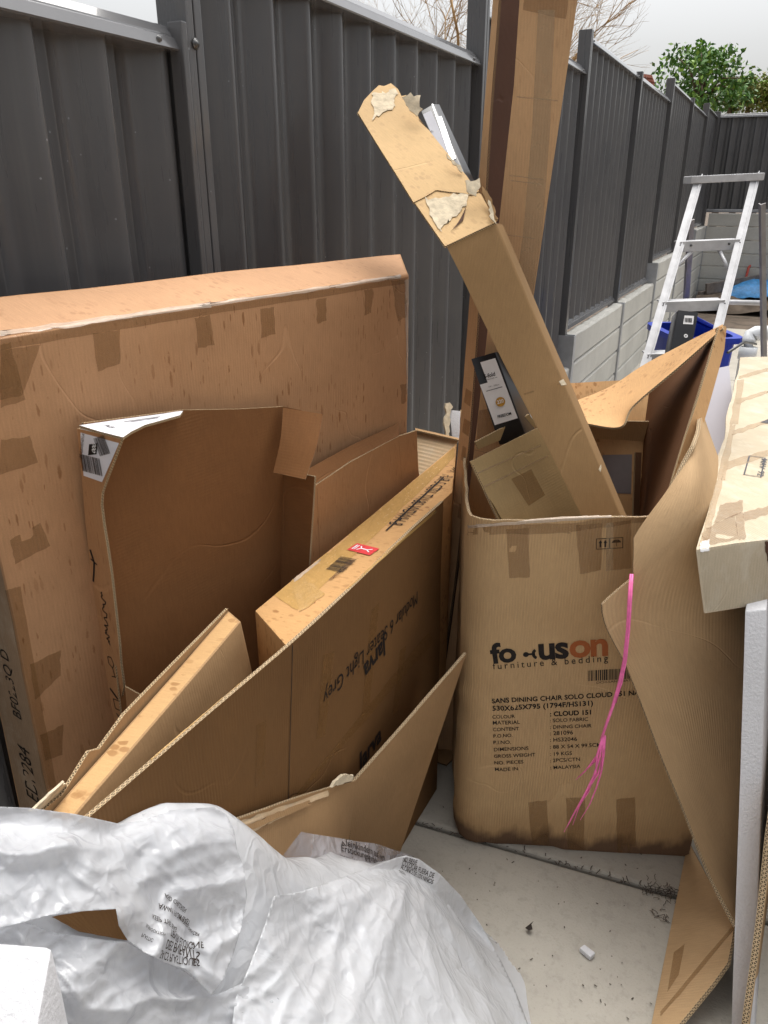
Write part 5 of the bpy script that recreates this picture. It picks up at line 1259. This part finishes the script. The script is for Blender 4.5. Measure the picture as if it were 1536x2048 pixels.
# ================================================================== things at the right edge
pf = [gz(1394, 1100, 1.0), gz(1560, 1076, 1.0)]; pbk = [gz(1480, 716, 1.0), gz(1640, 700, 1.0)]
L_ = 1.35; dl = (pbk[0]-pf[0]).normalized(); dr_ = (pbk[1]-pf[1]).normalized(); wv = (pf[1]-pf[0])
pbk[0] = gz(1480, 716, 1.0)
t0, t1 = pf[0], pf[0]+wv.normalized()*0.36
u0, u1 = pbk[0], pbk[0]+wv.normalized()*0.36
q0 = at(1410, 1231, (at(1394, 1100, 1)-O).length and 1.50); q1 = q0+(t1-t0)
pc = thing('bleached_carton', q0*1.0, 'long bleached pale carton lying at the right with peeling tape', 'carton')
v_ = q0-t0
pb_ = carton('carton_body', pc, [q0, q1, u1+v_, u0+v_, t0, t1, u1, u0], [M['pale']], bevel=0.006, warp=0.008, cell=0.05, seed=3.0)
for q in ([(1402, 1062), (1470, 1028), (1476, 1080), (1410, 1092)], [(1470, 1028), (1486, 1024), (1492, 1078), (1476, 1082)], [(1440, 1010), (1486, 1000), (1484, 1026), (1428, 1048)], [(1486, 1024), (1540, 1012), (1540, 1028), (1488, 1044)],
          [(1448, 925), (1540, 898), (1540, 912), (1445, 942)], [(1466, 862), (1540, 836), (1540, 846), (1463, 872)], [(1474, 800), (1540, 778), (1540, 786), (1472, 808)], [(1478, 752), (1540, 735), (1540, 742), (1477, 758)]):
    lay('tape', pc, [pb_], q, M['tape_lt'] if q[0][1] < 1000 else M['tape'], res=7, jag=1.6)
for (x0, y0, x1, y1) in ((1396, 1092, 1432, 960), (1432, 960, 1458, 850), (1458, 850, 1474, 760)):
    lay('seam_tape', pc, [pb_], [(x1+1, y1), (x1+14, y1), (x0+18, y0), (x0+2, y0)], M['tape_lt'], res=8, jag=1.6)
lay('torn_paper', pc, [pb_], [(1400, 1085), (1418, 1080), (1418, 1102), (1400, 1104)], M['white'], res=4, jag=1)
lay('torn_hole_shade', pc, [pb_], [(1528, 1084), (1540, 1082), (1540, 1140), (1534, 1120)], M['column_in'], res=6, jag=2)  # flat dark patch painted for the shade within the hole
rects(pc, [pb_], (1527, 916), (1518, 955), frame_rs(0, -0.2, 1, 0.03, 0.02), M['ink_grey'], 'printed_frame', 0.0015)
write(pc, [pb_], 'MAV 92', (1523, 918), (1514, 952), M['ink_grey'], bold=0.01, hs=0.42, eps=0.0015)
rects(pc, [pb_], (1520, 845), (1540, 838), [(0, -0.5, 1, 0)], M['ink_grey'], 'print', 0.0014)
f4 = [at(1490, 1222, 1.50), at(1533, 1218, 1.50), gz(1508, 2100, 0.0), gz(1462, 2100, 0.0)]
fb = thing('foam_board', f4[3], 'white polystyrene board standing on edge under the pale carton', 'foam board')
carton('board', fb, prism8(f4, V(0.02, 0.85, 0.0)), [M['foam']], bevel=0.003, warp=0.002, cell=0.12)
b4 = [at(1542, 1300, 1.52), at(1660, 1300, 1.60), gz(1660, 2250, 0), gz(1480, 2180, 0)]
rp = thing('leaning_board', b4[3], 'brown corrugated board standing right of the polystyrene board', 'cardboard sheet')
panel('sheet_board', rp, plane_frame(at(1536, 1690, 1.47), at(1488, 2060, 1.50), at(1536, 1690, 1.47)+V(0.05, 0.6, 0)), None, [M['big_low'], M['edge']], th=0.012, cell=0.08, pts=[at(1545, 1600, 1.46), at(1536, 1690, 1.47), at(1490, 2050, 1.49), V(*gz(1480, 2150, 0.004)), V(*gz(1480, 2150, 0.004))+V(0.05, 0.6, 0), at(1545, 1600, 1.46)+V(0.05, 0.6, 0)])
dk = thing('added_shade_carton', V(f4[2].x+0.16, f4[2].y+0.25, 0), 'added brown carton shading the gap at the right edge', 'carton')  # mostly unseen carton, added to darken the gap beside the foam board
carton('carton_body', dk, [V(f4[2].x+0.10+a, f4[2].y+0.1+b, c) for c in (0.0, 0.82) for a, b in ((0, 0), (0.3, 0), (0.3, 0.9), (0, 0.9))], [M['jarva']], bevel=0.006)  # body of the added carton that darkens the gap

# ================================================================== small litter on the paving
ch = gz(1172, 1910, 0)
q = [gz(1158, 1905), gz(1168, 1898), gz(1190, 1915), gz(1180, 1924)]
tag(carton('foam_chip', None, [p+V(0, 0, 0.001) for p in q]+[p+V(0, 0, 0.014) for p in q], [M['foam']], bevel=0.003, warp=0.003, cell=0.01, base=ch), 'small white polystyrene chip lying on the paving', 'foam chip')
lfp = [gz(1050, 1862), gz(1056, 1870), gz(1064, 1868), gz(1062, 1858), gz(1066, 1852), gz(1058, 1858)]
tag(sheet('dead_leaf', None, [(p.x, p.y) for p in lfp], lambda u, v: V(u, v, 0.006+0.01*abs(sin(u*90))), [M['soot']], 0.001, 0.01, base=lfp[0]), 'curled black dead leaf on the paving', 'leaf')
vs, fs = [], []; r = random.Random(12)
def fibre(p, L, k_):
    a = r.uniform(0, 6.3); pts = [p]
    for i in range(4): a += r.uniform(-0.9, 0.9); pts.append(pts[-1]+V(cos(a), sin(a), 0)*L/4+V(0, 0, r.uniform(-.001, .001)))
    for u, v in zip(pts, pts[1:]):
        d = (v-u); n = V(-d.y, d.x, 0).normalized()*k_; m_ = len(vs); vs.extend([u-n, u+n, v+n, v-n]); fs.append((m_, m_+1, m_+2, m_+3))
for i in range(45): fibre(gz(r.gauss(1312, 18), r.gauss(1776, 8), 0.006), r.uniform(0.008, 0.03), 0.0007)
for i in range(30): fibre(gz(r.gauss(1345, 10), r.gauss(1788, 6), 0.005), r.uniform(0.01, 0.03), 0.0006)
for i in range(14): fibre(gz(r.gauss(1318, 12), r.gauss(1834, 6), 0.004), r.uniform(0.01, 0.025), 0.0007)
for i in range(90):
    p = gz(r.uniform(850, 1340), r.uniform(1560, 2040), 0.004); fibre(p, r.uniform(0.002, 0.008), r.uniform(0.0006, 0.0016))
for i in range(60): 
    f = r.random(); p = gz(810+547*f, 1637+155*f+r.gauss(0, 2), 0.003); fibre(p, r.uniform(0.004, 0.02), 0.0012)
tag(mesh_obj('floor_debris', vs, fs, M['debris']), 'dark hair, grit and fibres scattered on the paving', 'debris', kind='stuff')

# ================================================================== heap of polythene bags with foam inside, bottom left
def rf(r_, f_, z): return V(r_*cos(YAW)-f_*sin(YAW), r_*sin(YAW)+f_*cos(YAW), z)
CP = [(-.60, .58, 1.0), (-.43, .645, .99), (-.362, .69, .945), (-.30, .76, .875), (-.282, .795, .86), (-.248, .868, .80), (-.225, .92, .71), (-.205, .97, .60), (-.10, 1.10, .47), (.0, 1.22, .32), (.06, 1.30, .23), (.12, 1.28, .17), (.19, 1.24, .09), (.25, 1.18, .03), (.31, 1.06, 0.0), (.36, .9, 0), (.40, .7, 0), (.42, .45, 0),
      (-.60, .40, .92), (-.40, .45, .86), (-.25, .70, .72), (-.12, .85, .56), (.02, 1.0, .40), (.14, 1.02, .24), (.22, .90, .16), (-.05, .70, .50), (.10, .75, .32), (.22, .6, .16), (-.2, .5, .62), (0, .45, .42), (.2, .4, .2), (-.3, .3, .7), (-.6, .3, .8), (0, .25, .4), (.25, .22, .15), (.45, .25, 0),
      (-.45, .80, .62), (-.33, .92, .50), (-.28, 1.02, .42), (-.15, 1.2, .2), (.02, 1.38, .05), (.2, 1.36, 0), (.35, 1.2, 0), (-.6, .72, .7), (.46, 1.0, 0), (.45, .6, 0), (.1, 1.42, 0), (-.2, 1.35, .05)]
cp = np.array(CP); 
def tps_fit(P, z):
    n = len(P); d = np.sqrt(((P[:, None]-P[None])**2).sum(-1)); K = np.where(d > 0, d*d*np.log(d+1e-9), 0)+np.eye(n)*2e-3
    Q = np.c_[np.ones(n), P]; A = np.block([[K, Q], [Q.T, np.zeros((3, 3))]]); return np.linalg.solve(A, np.r_[z, 0, 0, 0])
wt = tps_fit(cp[:, :2], cp[:, 2])
def mound(X, Y):
    d = np.sqrt((X[..., None]-cp[:, 0])**2+(Y[..., None]-cp[:, 1])**2); K = np.where(d > 0, d*d*np.log(d+1e-9), 0)
    return np.maximum(K@wt[:len(cp)]+wt[-3]+wt[-2]*X+wt[-1]*Y, 0.004)
NU, NV = 170, 180
def perlin(x, y, seed):
    """gradient noise on arrays, -1..1"""
    rng = np.random.default_rng(seed); ang = rng.uniform(0, 2*pi, (256, 256)); gx, gy = np.cos(ang), np.sin(ang)
    xi, yi = np.floor(x).astype(int), np.floor(y).astype(int); fx, fy = x-xi, y-yi
    def g(a, b): return gx[(xi+a) & 255, (yi+b) & 255]*(fx-a)+gy[(xi+a) & 255, (yi+b) & 255]*(fy-b)
    u, v = fx**3*(fx*(fx*6-15)+10), fy**3*(fy*(fy*6-15)+10)
    return 1.5*((g(0, 0)*(1-u)+g(1, 0)*u)*(1-v)+(g(0, 1)*(1-u)+g(1, 1)*u)*v)
def ridge(x, y, seed, p=2.2): return np.clip(1-np.abs(perlin(x, y, seed))*1.6, 0, 1)**p
def drape(seed, r0, r1, f0, f1, lift, amp):
    """polythene over the heap: soft swells with sharp creased crests, long folds fanning from the right-hand peak"""
    X, Y = np.meshgrid(np.linspace(r0, r1, NU), np.linspace(f0, f1, NV)); Z = mound(X, Y)
    wx = X+0.05*perlin(X*5, Y*5, seed)+0.015*perlin(X*14, Y*14, seed+1); wy = Y+0.05*perlin(X*5, Y*5, seed+2)+0.015*perlin(X*14, Y*14, seed+3)
    th = np.arctan2(wx-0.06, 1.42-wy); rad = np.hypot(wx-0.06, 1.42-wy)
    fan = ridge(th*2.3+3, rad*0.8, seed+4, 1.6)*0.034+ridge(th*6.0, rad*1.6+5, seed+5)*0.010
    lft = ridge(wx*2.2+wy*1.2, wy*5.0-wx*1.6, seed+6, 1.5)*0.042+ridge(wx*5, wy*9-wx*3, seed+7)*0.012
    m = 1/(1+np.exp((X+0.12)/0.05)); fine = ridge(wx*13, wy*13, seed+8)*0.003
    Z = Z+lift+amp*((1-m)*fan+m*lft+fine)*np.clip(Z/0.08, 0.12, 1)
    X = X+0.012*perlin(wx*8, wy*8, seed+10); Y = Y+0.012*perlin(wx*8, wy*8, seed+11)
    return np.stack([X, Y, Z], -1)
bagb = rf(0, .7, 0); bagb.z = 0
bag = thing('plastic_bag', bagb, 'heaped milky white polythene bag with warning print, bottom left corner', 'plastic bag')
P = drape(3, -.62, .46, .22, 1.42, -0.006, 0.45)
MZ = mound(P[..., 0], P[..., 1])
vs = [rf(*p) for row in P for p in row]
hole = [(100, 1832), (160, 1822), (236, 1818), (238, 1850), (246, 1880), (214, 1868), (180, 1858), (150, 1850)]
def inpoly(x, y, pg):
    c_ = False
    for (x0, y0), (x1, y1) in zip(pg, pg[1:]+pg[:1]):
        if (y0 > y) != (y1 > y) and x < (x1-x0)*(y-y0)/(y1-y0)+x0: c_ = not c_
    return c_
def proj(p):
    d = p-O; z = d.dot(FW); return 768+FPX*d.dot(RT)/z, 1024-FPX*d.dot(UP)/z
fs = []
for j in range(NV-1):
    for i in range(NU-1):
        k = j*NU+i; q = (k, k+1, k+NU+1, k+NU)
        c_ = (vs[q[0]]+vs[q[2]])/2
        if MZ[j, i] < 0.0042: continue
        fs.append(q)
film = mesh_obj('film', vs, fs, M['film'], bag, smooth=True)
NU, NV = 110, 110
P2 = drape(31, -.60, .40, .26, 1.30, -0.03, 0.8)
vs2 = [rf(*p)+V(0, 0, -0.0) for row in P2 for p in row]
fs2 = [(j*NU+i, j*NU+i+1, (j+1)*NU+i+1, (j+1)*NU+i) for j in range(NV-1) for i in range(NU-1) if vs2[j*NU+i].z > 0.02]
mesh_obj('inner_film', vs2, fs2, M['film'], bag, smooth=True)
TREE = bvh(film)
def skin(name, outline, mat, off, wr, cell=5, drop=None):
    """a loose layer of film over the heap, outlined along sight lines; wr(x,y) gives its creased stand-off"""
    memo = {}; x0 = min(p[0] for p in outline)-20; x1 = max(p[0] for p in outline)+20; ytop = min(p[1] for p in outline)-30
    sil = []
    for k in range(int((x1-x0)/10)+2):
        x = x0+k*10; y = ytop
        while y < ytop+420 and hit(TREE, x, y)[0] is None: y += 2
        p = hit(TREE, x, y+10)[0]; sil.append((y, (p-O).dot(FW) if p is not None else 1.3))
    sil = np.array(sil); ker = np.ones(7)/7; sm_ = np.stack([np.convolve(np.pad(sil[:, c_], 3, 'edge'), ker, 'valid') for c_ in (0, 1)], 1)
    def S(x, y):
        k = (round(x, 3), round(y, 3))
        if k in memo: return memo[k]
        fx = min(max((x-x0)/10, 0), len(sm_)-1.001); i_ = int(fx); ys, ts = sm_[i_]*(1-fx+i_)+sm_[i_+1]*(fx-i_)
        p, n = hit(TREE, x, y); t = ts if p is None else (p-O).dot(FW)
        f = min(1, max(0, (y-ys-8)/40)); f = f*f*(3-2*f); t = ts*(1-f)+t*f
        memo[k] = O+ray(x, y)*(t-off-wr(x, y)*(0.25+0.75*f)); return memo[k]
    def Sn(x, y): return S(x, y)
    return sheet(name, bag, outline, Sn, [M[mat]], 0.0005, cell, uvf=lambda u, v: (u*0.001, v*0.001), sharp=170)
def pn(x, y, sd): return noise.noise(V(x, y, sd*7.3))
def rg(x, y, sd, p=2.0): return max(0.0, 1-abs(pn(x, y, sd))*2.4)**p
def wr_right(x, y):
    wx, wy = x+26*pn(x/150, y/150, 1)+7*pn(x/45, y/45, 2), y+26*pn(x/150, y/150, 3)+7*pn(x/45, y/45, 4)
    th = math.atan2(wx-835, wy-1650); rad = math.hypot(wx-835, wy-1650)
    return 0.018*rg(th*3.0+1, rad/420, 5, 1.2)+0.005*rg(th*8, rad/170, 6, 1.4)+0.003*rg((wx+wy)/90, (wx-wy)/40, 7, 1.4)+0.0006*rg(wx/26, wy/30, 8, 1.3)
def wr_left(x, y):
    wx, wy = x+30*pn(x/140, y/140, 11)+8*pn(x/40, y/40, 12), y+30*pn(x/140, y/140, 13)+8*pn(x/40, y/40, 14)
    return 0.018*rg((wx*0.5+wy*1.0)/130, (wx-wy*0.4)/260, 15, 1.1)+0.005*rg((wx*0.6+wy)/58, (wx-wy*0.5)/130, 16, 1.3)+0.003*rg((wx-wy)/42, (wx+wy)/95, 18, 1.3)+0.0006*rg(wx/24, wy/28, 17, 1.3)
RIGHT = [(548, 1792), (600, 1784), (660, 1764), (730, 1738), (790, 1716), (812, 1711), (838, 1718), (880, 1748), (922, 1792), (962, 1850), (1000, 1918), (1030, 1980), (1062, 2064), (460, 2090), (470, 2000), (500, 1930), (530, 1850)]
LEFT = [(-30, 1612), (60, 1616), (150, 1628), (240, 1648), (292, 1640), (340, 1621), (390, 1617), (428, 1614), (452, 1628), (468, 1660), (474, 1700), (488, 1735), (494, 1790), (484, 1850), (466, 1910), (446, 1960), (424, 1990), (396, 1962), (370, 1938), (330, 1925), (290, 1905), (255, 1880), (238, 1852), (232, 1818), (170, 1822), (100, 1830), (40, 1846), (-30, 1862)]
LOW = [(-30, 1850), (40, 1840), (110, 1866), (160, 1872), (210, 1880), (255, 1884), (300, 1910), (370, 1942), (430, 1990), (500, 1960), (540, 1880), (580, 1900), (560, 2090), (-30, 2090)]
lr = skin('right_film', RIGHT, 'film', 0.022, wr_right)
lw = skin('low_film', LOW, 'film_mid', 0.006, lambda x, y: wr_left(x*1.2+400, y*1.2+90)*0.9)
ll = skin('left_film', LEFT, 'film_mid', 0.030, wr_left)
lay('cardboard_insert', bag, [film], [(96, 1836), (236, 1812), (252, 1884), (150, 1866)], M['jarva'], eps=0.006, res=8, jag=0.5)
# clear fold behind, with the German warning
G = [[at(455, 1644, 1.31), at(560, 1652, 1.385), at(680, 1678, 1.50), at(790, 1702, 1.70), at(826, 1712, 1.76)],
     [at(462, 1690, 1.29), at(570, 1700, 1.37), at(690, 1726, 1.48), at(790, 1738, 1.69), at(826, 1740, 1.76)],
     [at(470, 1760, 1.27), at(580, 1770, 1.35), at(700, 1780, 1.46), at(790, 1776, 1.69), at(826, 1772, 1.76)]]
fold = patch('clear_fold', bag, G, [M['film_clear'], M['film_clear']], 0.0006, 14, 0.010)
for b_, s0, s1 in (('Kleinkindern auf, um', (682, 1690), (768, 1722)), ('Erstickungsgefahr -', (682, 1702), (758, 1732)), ('vermeiden', (680, 1716), (722, 1733))):
    try: write(bag, [fold], b_, s0, s1, M['ink'], bold=0.005, hs=0.75, name='warning_print')
    except RuntimeError as ex: print(ex)
def bag_text(lines):
    for body, a, b, hs_, mat_ in lines:
        try: write(bag, [lr if a[0] > 700 else ll], body, a, b, mat_, hs=hs_, bold=0.008, name='warning_print', eps=0.0012)
        except RuntimeError as ex: print(ex)
I2 = M['ink_soft']
bag_text([('HO, BREVE', (804, 1722), (832, 1730), 1.2, I2), ('COLOCAR FUERA DE', (803, 1730), (866, 1756), 1.2, I2), ('ALCANCE DE LOS NIÑOS', (800, 1737), (864, 1768), 1.1, I2), ('BEBES', (797, 1746), (812, 1752), 1.1, I2),
          ('AND CHILDREN', (328, 1786), (372, 1818), -1.2, I2), ('AWAY FROM BABY', (316, 1806), (380, 1842), -1.2, I2), ('KEEP THIS BAG', (304, 1828), (352, 1856), -1.2, I2), ('SUFFOCATION', (292, 1848), (330, 1868), -1.2, I2), ('PLASTIC', (284, 1866), (306, 1878), -1.2, I2),
          ('ATTENTION DANGER', (356, 1826), (398, 1868), -1.2, I2), ('TENIR ELOIGNE', (340, 1858), (404, 1885), -1.2, I2), ('DES ENFANTS', (334, 1878), (400, 1905), -1.2, I2), ('SACS PLASTIQUES', (322, 1900), (396, 1918), -1.2, I2)])
# foam blocks under and beside the film
fo1 = thing('foam_block', rf(-.42, .5, 0), 'white polystyrene block poking out of the bag at the left edge', 'foam block')
Q = [at(-60, 1880, 0.72), at(104, 1893, 0.72), at(60, 2140, 0.66), at(-80, 2140, 0.66)]
carton('block', fo1, prism8([Q[0], Q[1], Q[2], Q[3]], V(0, 0, -0.22)), [M['foam']], bevel=0.006, warp=0.003, cell=0.05)
fo2 = thing('foam_block', rf(-.33, .62, 0), 'second polystyrene block half hidden under film beside the torn hole', 'foam block')
Q = [at(0, 1880, 0.86), at(84, 1846, 0.88), at(130, 1890, 0.84), at(60, 1930, 0.80)]
carton('block', fo2, prism8(Q, V(0, 0, -0.12)), [M['foam']], bevel=0.005, warp=0.003, cell=0.05)
